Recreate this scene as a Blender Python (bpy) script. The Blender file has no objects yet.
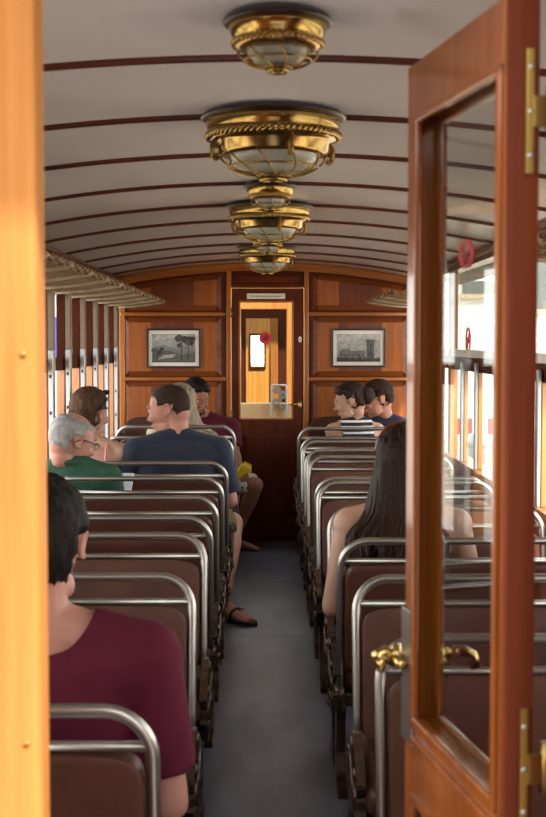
import bpy, bmesh, math, random
from mathutils import Vector, Matrix, noise
random.seed(7)
sc = bpy.context.scene
COL = sc.collection
PI = math.pi
V = Vector

# ------------------------------------------------------------------ materials
def nt(name):
    m = bpy.data.materials.new(name); m.use_nodes = True
    t = m.node_tree; t.nodes.clear()
    out = t.nodes.new('ShaderNodeOutputMaterial')
    b = t.nodes.new('ShaderNodeBsdfPrincipled')
    t.links.new(b.outputs[0], out.inputs[0])
    return m, t, b, out
def rgb(h):
    h = h.lstrip('#'); v = [int(h[i:i+2], 16)/255 for i in (0, 2, 4)]
    return tuple(c/12.92 if c <= .04045 else ((c+.055)/1.055)**2.4 for c in v) + (1,)
def simple(name, col, rough=.5, metal=0, var=.12, scale=6, coat=0, bump=0, stretch=(1, 1, 1), spec=.5, sheen=0, bscale=None):
    m, t, b, out = nt(name)
    c = rgb(col)
    tc = t.nodes.new('ShaderNodeTexCoord'); mp = t.nodes.new('ShaderNodeMapping'); mp.inputs['Scale'].default_value = stretch
    n = t.nodes.new('ShaderNodeTexNoise'); n.inputs['Scale'].default_value = scale; n.inputs['Detail'].default_value = 5
    r = t.nodes.new('ShaderNodeValToRGB')
    r.color_ramp.elements[0].position = .3; r.color_ramp.elements[1].position = .7
    r.color_ramp.elements[0].color = tuple(x*(1-var) for x in c[:3])+(1,)
    r.color_ramp.elements[1].color = tuple(min(1, x*(1+var)) for x in c[:3])+(1,)
    L = t.links.new
    L(tc.outputs['Object'], mp.inputs[0]); L(mp.outputs[0], n.inputs['Vector']); L(n.outputs['Fac'], r.inputs[0]); L(r.outputs[0], b.inputs['Base Color'])
    b.inputs['Roughness'].default_value = rough; b.inputs['Metallic'].default_value = metal
    b.inputs['Coat Weight'].default_value = coat; b.inputs['Coat Roughness'].default_value = .12
    b.inputs['Specular IOR Level'].default_value = spec
    b.inputs['Sheen Weight'].default_value = sheen
    if bump:
        n2 = t.nodes.new('ShaderNodeTexNoise'); n2.inputs['Scale'].default_value = bscale or scale*4; n2.inputs['Detail'].default_value = 4
        L(mp.outputs[0], n2.inputs['Vector'])
        bp = t.nodes.new('ShaderNodeBump'); bp.inputs['Strength'].default_value = bump; bp.inputs['Distance'].default_value = .01
        L(n2.outputs['Fac'], bp.inputs['Height']); L(bp.outputs[0], b.inputs['Normal'])
    return m
def wood(name, c1, c2, axis=2, rough=.3, coat=.5, scale=1.0, spec=.5):
    m, t, b, out = nt(name); L = t.links.new
    tc = t.nodes.new('ShaderNodeTexCoord'); mp = t.nodes.new('ShaderNodeMapping')
    s = [22*scale]*3; s[axis] = 1.1*scale; mp.inputs['Scale'].default_value = s
    n = t.nodes.new('ShaderNodeTexNoise'); n.inputs['Scale'].default_value = 1.6; n.inputs['Detail'].default_value = 7; n.inputs['Distortion'].default_value = .6
    n2 = t.nodes.new('ShaderNodeTexNoise'); n2.inputs['Scale'].default_value = 6; n2.inputs['Detail'].default_value = 3
    mx = t.nodes.new('ShaderNodeMath'); mx.operation = 'MULTIPLY_ADD'; mx.inputs[1].default_value = .3
    r = t.nodes.new('ShaderNodeValToRGB'); e = r.color_ramp.elements
    e[0].position = .35; e[1].position = .85; e[0].color = rgb(c1); e[1].color = rgb(c2)
    L(tc.outputs['Object'], mp.inputs[0]); L(mp.outputs[0], n.inputs['Vector']); L(mp.outputs[0], n2.inputs['Vector'])
    L(n2.outputs['Fac'], mx.inputs[0]); L(n.outputs['Fac'], mx.inputs[2]); L(mx.outputs[0], r.inputs[0]); L(r.outputs[0], b.inputs['Base Color'])
    b.inputs['Roughness'].default_value = rough; b.inputs['Coat Weight'].default_value = coat; b.inputs['Coat Roughness'].default_value = .08; b.inputs['Specular IOR Level'].default_value = spec
    bp = t.nodes.new('ShaderNodeBump'); bp.inputs['Strength'].default_value = .08; bp.inputs['Distance'].default_value = .004
    L(n.outputs['Fac'], bp.inputs['Height']); L(bp.outputs[0], b.inputs['Normal'])
    return m
def glass(name, tint='#ffffff', refl=1.0):
    m, t, b, out = nt(name); t.nodes.remove(b); L = t.links.new
    tr = t.nodes.new('ShaderNodeBsdfTransparent'); tr.inputs[0].default_value = rgb(tint)
    gl = t.nodes.new('ShaderNodeBsdfGlossy'); gl.inputs['Roughness'].default_value = .02
    fr = t.nodes.new('ShaderNodeFresnel'); fr.inputs[0].default_value = 1.45
    mu = t.nodes.new('ShaderNodeMath'); mu.operation = 'MULTIPLY'; mu.inputs[1].default_value = refl
    mx = t.nodes.new('ShaderNodeMixShader')
    ge = t.nodes.new('ShaderNodeNewGeometry'); iv = t.nodes.new('ShaderNodeMath'); iv.operation = 'SUBTRACT'; iv.inputs[0].default_value = 1
    m2_ = t.nodes.new('ShaderNodeMath'); m2_.operation = 'MULTIPLY'
    L(ge.outputs['Backfacing'], iv.inputs[1]); L(fr.outputs[0], mu.inputs[0]); L(mu.outputs[0], m2_.inputs[0]); L(iv.outputs[0], m2_.inputs[1]); L(m2_.outputs[0], mx.inputs[0]); L(tr.outputs[0], mx.inputs[1]); L(gl.outputs[0], mx.inputs[2]); L(mx.outputs[0], out.inputs[0])
    return m
def banded(name, c1, c2, freq, axis='Z', rough=.8, width=.5):
    m, t, b, out = nt(name); L = t.links.new
    tc = t.nodes.new('ShaderNodeTexCoord'); sx = t.nodes.new('ShaderNodeSeparateXYZ')
    mu = t.nodes.new('ShaderNodeMath'); mu.operation = 'MULTIPLY'; mu.inputs[1].default_value = freq
    fr = t.nodes.new('ShaderNodeMath'); fr.operation = 'FRACT'
    gt = t.nodes.new('ShaderNodeMath'); gt.operation = 'GREATER_THAN'; gt.inputs[1].default_value = width
    mx = t.nodes.new('ShaderNodeMix'); mx.data_type = 'RGBA'; mx.inputs[6].default_value = rgb(c1); mx.inputs[7].default_value = rgb(c2)
    L(tc.outputs['Object'], sx.inputs[0]); L(sx.outputs[axis], mu.inputs[0]); L(mu.outputs[0], fr.inputs[0]); L(fr.outputs[0], gt.inputs[0])
    L(gt.outputs[0], mx.inputs[0]); L(mx.outputs[2], b.inputs['Base Color']); b.inputs['Roughness'].default_value = rough
    return m
def floral(name, c1, c2, scale):
    m, t, b, out = nt(name); L = t.links.new
    tc = t.nodes.new('ShaderNodeTexCoord'); vo = t.nodes.new('ShaderNodeTexVoronoi'); vo.inputs['Scale'].default_value = scale
    r = t.nodes.new('ShaderNodeValToRGB'); r.color_ramp.interpolation = 'CONSTANT'
    r.color_ramp.elements[0].color = rgb(c2); r.color_ramp.elements[1].color = rgb(c1); r.color_ramp.elements[1].position = .3
    L(tc.outputs['Object'], vo.inputs['Vector']); L(vo.outputs['Distance'], r.inputs[0]); L(r.outputs[0], b.inputs['Base Color'])
    b.inputs['Roughness'].default_value = .85
    return m

M = dict(
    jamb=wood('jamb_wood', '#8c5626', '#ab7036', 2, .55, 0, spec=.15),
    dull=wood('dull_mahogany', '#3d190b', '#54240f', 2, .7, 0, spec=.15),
    leaf=wood('door_leaf_wood', '#64300c', '#8f4c16', 2, .3, .6, spec=.3),
    leafedge=wood('door_edge_wood', '#4a1a08', '#5f270c', 2, .6, 0, spec=.15),
    panel=wood('panel_wood', '#7c3d0e', '#b06120', 2, .4, .2),
    panelh=wood('panel_wood_cross', '#5e2b0c', '#84461a', 0, .45, .1, spec=.25),
    paneldark=wood('panel_wood_dark', '#5a270c', '#7a3a14', 2, .4, .2),
    trimgold=wood('golden_trim_wood', '#8a4c14', '#b8702a', 0, .3, .6),
    trimgoldv=wood('golden_trim_wood_v', '#8a4c14', '#b8702a', 2, .3, .6),
    mahog=wood('mahogany', '#481c0a', '#682c10', 2, .5, .05, spec=.2),
    mahogx=wood('mahogany_cross', '#481c0a', '#682c10', 0, .5, .05, spec=.2),
    post=wood('window_post_wood', '#7d431a', '#a8642a', 2, .35, .4),
    postorange=wood('window_lining_wood', '#b06a2c', '#cf8a44', 2, .35, .4),
    rib=wood('rib_wood', '#4a2012', '#62301c', 0, .35, .4),
    cornice=wood('cornice_wood', '#5b3018', '#754223', 1, .35, .4),
    sidewall=wood('side_wall_wood', '#6b3313', '#8d4c1e', 2, .35, .4),
    ceil=simple('ceiling_paint', '#d2cecd', .2, 0, .05, 3, 0, .01, (1, .35, 1)),
    floor=None,
    rose=simple('lamp_rose_wood', '#22100c', .35, 0, .15, 8, .2),
    brass=simple('brass', '#b89a5e', .2, 1, .12, 8),
    brassdark=simple('brass_aged', '#93773f', .32, 1, .15, 9),
    chrome=simple('chrome_tube', '#a8a196', .36, 1, .06, 9),
    nickel=simple('nickel', '#9c978c', .35, 1, .1, 9),
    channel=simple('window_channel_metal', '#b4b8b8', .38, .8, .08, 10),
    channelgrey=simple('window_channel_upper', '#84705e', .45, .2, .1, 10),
    iron=simple('cast_iron_brown', '#3f2716', .34, .3, .3, 20, .3, .3),
    leather=simple('brown_leather', '#4c2a1c', .5, 0, .18, 5, .04, .12, bscale=60, spec=.25),
    leather2=simple('brown_leather_worn', '#573526', .48, 0, .25, 7, .05, .12, bscale=60, spec=.25),
    dglass=simple('lamp_glass', '#b9bfb6', .25, 0, .05, 5, .3),
    wire=simple('guard_wire', '#a88c50', .25, 1, .1, 9),
    rope=banded('twisted_rope', '#a9865a', '#4c3826', 60, 'Y', .8),
    net=simple('rack_netting', '#846a50', .75, 0, .3, 40),
    rackbar=simple('rack_bar', '#5c3b24', .5, 0, .2, 12),
    racklight=simple('rack_bar_pale', '#b3a48e', .5, .3, .2, 12),
    glass=glass('window_glass', '#f4f6f4'),
    doorglass=glass('door_glass', '#eef0ee'),
    frame=simple('picture_frame_dark', '#2a1710', .35, 0, .1, 9, .3),
    mat=simple('picture_mount', '#f2ece0', .7, 0, .03),
    ivory=simple('enamel_ivory', '#f6f0e6', .35, 0, .03, 8, .3),
    red=simple('sticker_red', '#cc2438', .5, 0, .06),
    redthin=simple('sticker_red_faded', '#8c2a2c', .6, 0, .06),
    ink=simple('ink_black', '#141414', .6, 0, .05),
    rubber=simple('rubber_black', '#1b1815', .7, 0, .1),
    lens=simple('sunglass_lens', '#251f24', .1, 0, .1, 6, .5),
    skin=simple('skin_fair', '#b58a72', .5, 0, .05, 12, spec=.35),
    skin2=simple('skin_pink', '#b57f6b', .5, 0, .06, 12, spec=.35),
    skin3=simple('skin_tan', '#91644a', .5, 0, .06, 12, spec=.35),
    hdark=simple('hair_dark', '#1c130f', .65, 0, .5, 18, stretch=(5, 5, .7), bump=.6, bscale=40, spec=.15),
    hbrown=simple('hair_brown', '#2c1a10', .6, 0, .5, 18, stretch=(5, 5, .7), bump=.6, bscale=40, spec=.2),
    hmid=simple('hair_light_brown', '#4a301f', .6, 0, .5, 18, stretch=(5, 5, .7), bump=.6, bscale=40, spec=.2),
    hlong=simple('hair_dark_brown', '#2b180c', .6, 0, .55, 22, stretch=(6, 6, .3), bump=.4, bscale=30, spec=.18),
    hshort=simple('hair_short_brown', '#32231a', .7, 0, .35, 40, bump=.4, bscale=90, spec=.15),
    hgrey=simple('hair_grey', '#8d8883', .6, 0, .35, 35, bump=.5, bscale=70),
    hblond=simple('hair_blonde', '#8f7c60', .5, 0, .5, 20, stretch=(6, 6, .4), bump=.5, bscale=30),
    maroon=simple('cloth_maroon', '#561a2a', .9, 0, .1, 14, bump=.06, spec=.15),
    navy=simple('cloth_navy', '#12172a', .85, 0, .12, 14, sheen=.1, bump=.06),
    green=simple('cloth_green', '#1f4631', .85, 0, .15, 18, bump=.06),
    khaki=floral('cloth_khaki', '#74683c', '#474027', 14),
    floral=floral('cloth_floral', '#c9c2ac', '#3b3a38', 26),
    pink=simple('cloth_pink', '#d98a86', .8, 0, .1),
    stripes=banded('cloth_stripes', '#15151f', '#d5cfc8', 26, 'Z', .85, .62),
    cream=simple('cloth_cream', '#c8b592', .85, 0, .12),
    black=simple('cloth_black', '#17151a', .85, 0, .1),
    darktrouser=simple('cloth_denim', '#2a3040', .85, 0, .12),
    phone=simple('phone_white', '#dfe3e8', .25, 0, .02, 5, .3),
    yellow=simple('yellow_packet', '#d9b41c', .4, 0, .12, 30, .2, .3),
    eye=simple('eye_white', '#a89a90', .4), iris=simple('eye_iris', '#2b2018', .3),
    ground=simple('ground_pale', '#b9ab97', .9, 0, .12, .6),
    plaster=simple('white_plaster', '#e7e2da', .85, 0, .04, .8),
    shutter=simple('shutter_grey', '#6a6f6a', .7, 0, .1, 3),
    stone=simple('stone_wall', '#c9b79c', .9, 0, .2, 3, bump=.4),
    barred=simple('barrier_red', '#c2342c', .55), barwhite=simple('barrier_white', '#ece8e2', .55),
    bluesign=simple('blue_panel', '#3d50b4', .5), greybin=simple('grey_plastic', '#83858a', .5),
    ivorypaint=simple('cream_paint', '#e3c893', .5, 0, .06, 3),
    ironwork=simple('ironwork_grey', '#9a958c', .45, .3, .1),
    car=wood('carriage_wood', '#b5762e', '#d79a48', 2, .4, .3), roofm=simple('roof_outer', '#8b8984', .7, 0, .08, 2),
    bracketgrey=simple('bracket_grey', '#7d786f', .4, .7, .15, 10),
    headband=simple('tortoise_red', '#6e2a1a', .2, 0, .25, 30, .4),
)
for i, c in enumerate(('#a5a4a1', '#82817f', '#5c5b5a', '#3f3e3d', '#b9b7b2', '#737270')):
    M['g%d' % i] = simple('engraving_grey', c, .7, 0, .28, 60)
def floor_mat():
    m, t, b, out = nt('floor_lino'); L = t.links.new
    tc = t.nodes.new('ShaderNodeTexCoord'); n = t.nodes.new('ShaderNodeTexNoise'); n.inputs['Scale'].default_value = 5; n.inputs['Detail'].default_value = 6
    mp = t.nodes.new('ShaderNodeMapping'); mp.inputs['Scale'].default_value = (1, .35, 1)
    r = t.nodes.new('ShaderNodeValToRGB'); r.color_ramp.elements[0].color = rgb('#4c4c57'); r.color_ramp.elements[1].color = rgb('#75747f')
    r.color_ramp.elements[0].position = .3; r.color_ramp.elements[1].position = .72
    L(tc.outputs['Object'], mp.inputs[0]); L(mp.outputs[0], n.inputs['Vector']); L(n.outputs['Fac'], r.inputs[0]); L(r.outputs[0], b.inputs['Base Color'])
    b.inputs['Roughness'].default_value = .38
    return m
M['floor'] = floor_mat()

# ------------------------------------------------------------------ mesh building
class MB:
    def __init__(s): s.v = []; s.f = []; s.m = []; s.slot = 0; s.sm = []
    def add(s, vs, fs, smooth=False):
        b = len(s.v); s.v += [tuple(p) for p in vs]
        for f in fs: s.f.append(tuple(i+b for i in f)); s.m.append(s.slot); s.sm.append(smooth)
    def box(s, x0, x1, y0, y1, z0, z1, bev=0):
        if x0 > x1: x0, x1 = x1, x0
        if y0 > y1: y0, y1 = y1, y0
        if z0 > z1: z0, z1 = z1, z0
        if bev:
            bm = bmesh.new(); bmesh.ops.create_cube(bm, size=1)
            for v in bm.verts: v.co = ((x0+x1)/2+v.co.x*(x1-x0), (y0+y1)/2+v.co.y*(y1-y0), (z0+z1)/2+v.co.z*(z1-z0))
            bmesh.ops.bevel(bm, geom=bm.edges[:], offset=min(bev, .45*min(x1-x0, y1-y0, z1-z0)), segments=2, affect='EDGES', profile=.5)
            s.bm(bm); bm.free(); return s
        s.add([(x0, y0, z0), (x1, y0, z0), (x1, y1, z0), (x0, y1, z0), (x0, y0, z1), (x1, y0, z1), (x1, y1, z1), (x0, y1, z1)],
              [(0, 3, 2, 1), (4, 5, 6, 7), (0, 1, 5, 4), (1, 2, 6, 5), (2, 3, 7, 6), (3, 0, 4, 7)])
        return s
    def bm(s, bm, smooth=False):
        bm.verts.ensure_lookup_table()
        s.add([v.co[:] for v in bm.verts], [[v.index for v in f.verts] for f in bm.faces], smooth)
    def tube(s, pts, r, seg=10, lat=None, ry=None, closed=False, cap=True):
        pts = [V(p) for p in pts]; n = len(pts)
        rs = r if isinstance(r, (list, tuple)) else [r]*n
        rys = ry if ry is not None else rs
        if not isinstance(rys, (list, tuple)): rys = [rys]*n
        vs = []; u = None
        for i, p in enumerate(pts):
            a = pts[(i-1) % n] if (closed or i) else pts[0]
            b = pts[(i+1) % n] if (closed or i < n-1) else pts[-1]
            d = (b-a)
            if d.length < 1e-9: d = V((0, 0, 1))
            d.normalize()
            if lat is not None: u = (V(lat) - d*V(lat).dot(d)).normalized()
            elif u is None:
                q = V((0, 0, 1)) if abs(d.z) < .9 else V((1, 0, 0)); u = (q - d*q.dot(d)).normalized()
            else: u = (u - d*u.dot(d)).normalized()
            w = d.cross(u)
            for k in range(seg):
                t = 2*PI*k/seg; vs.append(p + u*(math.cos(t)*rs[i]) + w*(math.sin(t)*rys[i]))
        fs = []
        for i in range(n if closed else n-1):
            j = (i+1) % n
            for k in range(seg):
                k2 = (k+1) % seg; fs.append((i*seg+k, i*seg+k2, j*seg+k2, j*seg+k))
        if cap and not closed:
            fs.append(tuple(range(seg))[::-1]); fs.append(tuple((n-1)*seg+k for k in range(seg)))
        s.add(vs, fs, True); return s
    def lathe(s, prof, seg=40, c=(0, 0, 0)):
        vs = []; fs = []; n = len(prof)
        for r, z in prof:
            for k in range(seg):
                t = 2*PI*k/seg; vs.append((c[0]+r*math.cos(t), c[1]+r*math.sin(t), c[2]+z))
        for i in range(n-1):
            for k in range(seg):
                k2 = (k+1) % seg; fs.append((i*seg+k, (i+1)*seg+k, (i+1)*seg+k2, i*seg+k2))
        if prof[0][0] > 1e-4: fs.append(tuple(range(seg)))
        if prof[-1][0] > 1e-4: fs.append(tuple((n-1)*seg+k for k in range(seg))[::-1])
        s.add(vs, fs, True); return s
    def ell(s, c, r, R=None, nu=20, nv=14, e=1.0, e2=None):
        e2 = e2 or e
        sp = lambda x, p: math.copysign(abs(x)**p, x)
        vs = []; fs = []; c = V(c)
        for i in range(nv+1):
            th = -PI/2+PI*i/nv
            for k in range(nu):
                ph = 2*PI*k/nu
                p = V((r[0]*sp(math.cos(th), e2)*sp(math.cos(ph), e), r[1]*sp(math.cos(th), e2)*sp(math.sin(ph), e), r[2]*sp(math.sin(th), e2)))
                vs.append(c + (R @ p if R else p))
        for i in range(nv):
            for k in range(nu):
                k2 = (k+1) % nu; fs.append((i*nu+k, i*nu+k2, (i+1)*nu+k2, (i+1)*nu+k))
        s.add(vs, fs, True); return s
    def prism(s, poly, a0, a1, axis):
        # poly in the two other axes (ordered), extruded along axis a0..a1
        def P(p, a):
            if axis == 'x': return (a, p[0], p[1])
            if axis == 'y': return (p[0], a, p[1])
            return (p[0], p[1], a)
        n = len(poly); vs = [P(p, a0) for p in poly]+[P(p, a1) for p in poly]
        fs = [tuple(range(n)), tuple(range(n, 2*n))[::-1]]+[(i, i+n, (i+1) % n+n, (i+1) % n) for i in range(n)]
        s.add(vs, fs); return s
    def build(s, name, mats, parent=None, R=None, bevel=0, recalc=True):
        me = bpy.data.meshes.new(name); w = wloc(parent) if parent else V((0, 0, 0))
        me.from_pydata([(V(p)-w)[:] for p in s.v], [], s.f)
        if not isinstance(mats, (list, tuple)): mats = [mats]
        for m in mats: me.materials.append(m)
        for p, mi, sm in zip(me.polygons, s.m, s.sm): p.material_index = mi; p.use_smooth = sm
        if recalc:
            bm = bmesh.new(); bm.from_mesh(me); bmesh.ops.recalc_face_normals(bm, faces=bm.faces[:]); bm.to_mesh(me); bm.free()
        o = bpy.data.objects.new(name, me); COL.objects.link(o)
        if parent: o.parent = parent
        if bevel:
            b = o.modifiers.new('b', 'BEVEL'); b.width = bevel; b.segments = 2; b.limit_method = 'ANGLE'
        return o
def wloc(o):
    v = V((0, 0, 0))
    while o: v += o.location; o = o.parent
    return v
def empty(name, loc, label, cat, group=None):
    o = bpy.data.objects.new(name, None); o.empty_display_size = .1; COL.objects.link(o); o.location = loc
    return tag(o, label, cat, group)
def tag(o, label, cat, group=None):
    o['label'] = label; o['category'] = cat
    if group: o['group'] = group
    return o
def struct(o): o['kind'] = 'structure'; return o
def sempty(name, loc=(0, 0, 0)):
    o = bpy.data.objects.new(name, None); o.empty_display_size = .1; COL.objects.link(o); o.location = loc
    o['kind'] = 'structure'; return o
def copy_tree(o, parent=None):
    c = o.copy(); COL.objects.link(c)
    if parent: c.parent = parent
    for ch in [x for x in bpy.data.objects if x.parent == o]: copy_tree(ch, c)
    return c
def arc(c, r, a0, a1, n, f):
    return [f(c[0]+r*math.cos(a0+(a1-a0)*i/n), c[1]+r*math.sin(a0+(a1-a0)*i/n)) for i in range(n+1)]
def interp(tab, x):
    for (a, fa), (b, fb) in zip(tab, tab[1:]):
        if a <= x <= b:
            t = (x-a)/(b-a); t = t*t*(3-2*t); return fa+(fb-fa)*t
    return tab[0][1] if x < tab[0][0] else tab[-1][1]

# ------------------------------------------------------------------ dimensions of the carriage
XL, XR, XC = -1.06, 1.105, .022      # side walls, middle
Y0, Y1 = 1.45, 9.54                  # near and far bulkhead
def zc(x): return 2.045-.095*(x-XC)**2

# ------------------------------------------------------------------ setting: floor, ceiling, walls
f = MB().box(XL-.06, XR+.06, -.35, Y1+.1, -.12, 0).build('floor', M['floor']); struct(f)
sm = MB()
for y in (3.35, 5.05, 6.45, 7.9): sm.box(-.15, .22, y-.002, y+.002, 0, .0015)
sm.build('floor_seam', M['nickel'], f)
cl = MB(); n = 40; ys = (1.17, Y1+.08)
vs = []; fs = []
for j, y in enumerate(ys):
    for i in range(n+1):
        x = XL-.05+(XR-XL+.1)*i/n; vs += [(x, y, zc(x)), (x, y, zc(x)+.03)]
m2 = 2*(n+1)
for i in range(n):
    a = 2*i; fs += [(a, a+2, m2+a+2, m2+a), (a+1, m2+a+1, m2+a+3, a+3), (a, a+1, a+3, a+2), (m2+a, m2+a+2, m2+a+3, m2+a+1)]
cl.add(vs, fs, True); ceiling = struct(cl.build('ceiling', M['ceil']))
for y in [1.30, 1.93, 2.63, 3.30, 3.97, 4.69, 5.42, 6.12, 6.88, 7.6, 8.3, 9.0]:
    b = MB(); pts = [(XL+.0+(XR-XL)*i/30, y) for i in range(31)]
    b.tube([(x, y, zc(x)-.002) for x, y in pts], .011, 8, lat=(0, 1, 0), ry=.011)
    b.build('rib', M['rib'], ceiling)
rf = MB(); vs = []; fs = []
for j, y in enumerate((1.15, Y1+.12)):
    for i in range(n+1):
        x = XL-.34+(XR-XL+.68)*i/n; vs += [(x, y, zc(x)+.034), (x, y, zc(x)+.08)]
for i in range(n):
    a = 2*i; fs += [(a, a+2, m2+a+2, m2+a), (a+1, m2+a+1, m2+a+3, a+3), (a, a+1, a+3, a+2), (m2+a, m2+a+2, m2+a+3, m2+a+1)]
fs += [(0, m2, m2+1, 1), (2*n, 2*n+1, m2+2*n+1, m2+2*n)]
rf.add(vs, fs, True); struct(rf.build('roof', M['roofm']))

# side walls
wl = struct(MB().box(XL-.07, XL, Y0, Y1, 0, .78).build('wall_left', M['sidewall']))
MB().box(XL-.07, XL, Y0, Y1, 1.72, zc(XL)+.01).build('upper_board', M['cornice'], wl)
MB().box(XL-.09, XL+.02, Y0, Y1, .78, .81, .006).build('sill_board', M['post'], wl)
MB().tube([(XL+.012, Y0, zc(XL)-.012), (XL+.012, Y1, zc(XL)-.012)], .02, 10).build('cornice', M['cornice'], wl)
wr = struct(MB().box(XR, XR+.07, Y0, Y1, 0, .78).build('wall_right', M['sidewall']))
MB().box(XR, XR+.07, Y0, Y1, 1.88, zc(XR)+.01).build('upper_board', M['cornice'], wr)
MB().box(XR-.02, XR+.09, Y0, Y1, .78, .81, .006).build('sill_board', M['post'], wr)
MB().tube([(XR-.012, Y0, zc(XR)-.012), (XR-.012, Y1, zc(XR)-.012)], .02, 10).build('cornice', M['cornice'], wr)

wn = 0
yk = [9.29-.568*k for k in range(14)]
for k, y in enumerate(yk):
    wn += 1
    w = sempty('window_%d' % wn, (XL, y, .81))
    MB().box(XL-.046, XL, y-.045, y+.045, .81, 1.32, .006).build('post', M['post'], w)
    MB().box(XL-.046, XL, y-.045, y+.045, 1.32, 1.72, .006).build('shaded_post', M['dull'], w)  # shade on the upper post put into a darker wood colour
    c = MB().box(XL, XL+.026, y-.04, y+.04, .81, 1.43, .003)
    c.build('sash_channel', M['channel'], w)
    h = MB()
    for z in (.95, 1.12, 1.30):
        h.box(XL+.008, XL+.018, y-.043, y-.038, z-.008, z+.008)
    h.build('channel_bolt', M['rubber'], w)
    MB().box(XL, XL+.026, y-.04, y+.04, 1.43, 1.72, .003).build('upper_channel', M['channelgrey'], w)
    ya = y-.568+.045; ya = max(ya, Y0); yb = y-.045
    if k < 13:
        MB().box(XL-.044, XL-.012, ya, yb, 1.32, 1.39, .005).build('sash_rail', M['dull'], w)
        MB().box(XL-.034, XL-.030, ya, yb, 1.39, 1.72).build('pane', M['glass'], w)
        MB().box(XL-.046, XL-.005, yb-.006, yb+.004, .81, 1.318).build('lining', M['postorange'], w)
ykr = [9.22, 7.71, 6.18, 4.66, 3.14, 1.62]
for k, y in enumerate(ykr):
    wn += 1
    w = sempty('window_%d' % wn, (XR, y, .81))
    MB().box(XR, XR+.045, y-.05, y+.05, .81, 1.88, .006).build('post', M['post'], w)
    if k < 5:
        ya = ykr[k+1]+.05; yb = y-.05
        MB().box(XR+.012, XR+.05, ya, yb, 1.31, 1.385, .005).build('sash_rail', M['dull'], w)
        MB().box(XR+.008, XR+.055, ya, yb, 1.385, 1.425, .004).build('sash_edge', M['barwhite'], w)
        MB().box(XR+.030, XR+.034, ya, yb, 1.425, 1.88).build('pane', M['glass'], w)
        for q in (1, 2):
            yy = ya+(yb-ya)*q/3
            MB().box(XR+.005, XR+.028, yy-.025, yy+.025, .81, 1.31, .004).build('mullion', M['postorange'], w)
            MB().box(XR-.012, XR+.005, yy-.02, yy+.02, .81, 1.36, .003).build('sash_channel', M['channel'], w)
        MB().box(XR+.002, XR+.045, yb-.006, yb+.004, .81, 1.31).build('lining', M['postorange'], w)
    if k == 1:
        cy, cz, R_ = 7.18, 1.478, .068
        st = MB()
        st.tube([(XR+.028, cy+R_*math.cos(t*2*PI/32), cz+R_*math.sin(t*2*PI/32)) for t in range(32)], .005, 6, closed=True)
        st.tube([(XR+.028, cy-R_*.7, cz+R_*.7), (XR+.028, cy+R_*.7, cz-R_*.7)], .005, 6)
        st.slot = 1; st.tube([(XR+.028, cy-.035, cz-.01), (XR+.028, cy+.03, cz+.012)], .005, 6)
        st.build('no_smoking_sticker', [M['red'], M['ink']], w)

# near bulkhead with the doorway
wf = MB(); wf.box(XL-.06, -.2505, Y0, Y0+.06, -.1, 1.98, .008)
wf = struct(wf.build('wall_front', M['jamb']))
MB().box(.345, XR+.06, Y0-.06, Y0+.05, -.1, 1.98, .006).build('door_jamb', M['leafedge'], wf)
MB().box(-.2505, .345, Y0, Y0+.06, 1.90, 2.06).build('lintel', M['jamb'], wf)
for z in (1.46, 1.02):
    MB().ell((-.2675, Y0-.001, z), (.004, .002, .004)).build('screw', M['brassdark'], wf)

# unseen neighbouring carriage end behind the viewpoint, added to block sky light
wq = MB(); wq.box(-1.15, 1.15, -1.15, -1.05, -.1, 2.1); wq.box(-1.4, 1.4, -3, -.95, 2.05, 2.12)
struct(wq.build('rear_sky_blocker', M['dull']))
# far bulkhead
we = struct(MB().box(XL-.06, -.245, Y1, Y1+.05, 0, 2.06).build('wall_back', M['mahog']))
b = MB().box(.312, XR+.06, Y1, Y1+.05, 0, 2.06); b.box(-.245, .312, Y1, Y1+.05, 1.885, 2.06); b.build('bulkhead_board', M['mahog'], we)
def raised(name, x0, x1, z0, z1, y, mats, parent, top=None):
    """framed panel: sloped border, field with a darker strip in the middle"""
    mb = MB(); w = .035; d = .012
    zt = (lambda x: z1) if top is None else top
    X = lambda i: x0+(x1-x0)*i/12
    def strip(xa, xb, slot, inset):
        mb.slot = slot
        N = 8
        for i in range(N):
            a = xa+(xb-xa)*i/N; c = xa+(xb-xa)*(i+1)/N
            mb.add([(a, y-d, z0+w), (c, y-d, z0+w), (c, y-d, zt(c)-w), (a, y-d, zt(a)-w)], [(0, 1, 2, 3)])
            mb.slot = 2
            mb.add([(a, y, z0), (c, y, z0), (c, y-d, z0+w), (a, y-d, z0+w)], [(0, 1, 2, 3)])
            mb.add([(a, y-d, zt(a)-w), (c, y-d, zt(c)-w), (c, y, zt(c)), (a, y, zt(a))], [(0, 1, 2, 3)])
            mb.slot = slot
    xs = [x0+w, x0+w+(x1-x0-2*w)*.25, x0+w+(x1-x0-2*w)*.75, x1-w]
    strip(xs[0], xs[1], 0, 0); strip(xs[1], xs[2], 1, 0); strip(xs[2], xs[3], 0, 0)
    mb.slot = 2
    mb.add([(x0, y, z0), (x0+w, y-d, z0+w), (x0+w, y-d, zt(x0+w)-w), (x0, y, zt(x0))], [(0, 1, 2, 3)])
    mb.add([(x1, y, z0), (x1-w, y-d, z0+w), (x1-w, y-d, zt(x1-w)-w), (x1, y, zt(x1))], [(0, 1, 2, 3)])
    return mb.build(name, mats, parent)
pm = [M['panel'], M['paneldark'], M['panelh']]
ye = Y1-.004
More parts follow.
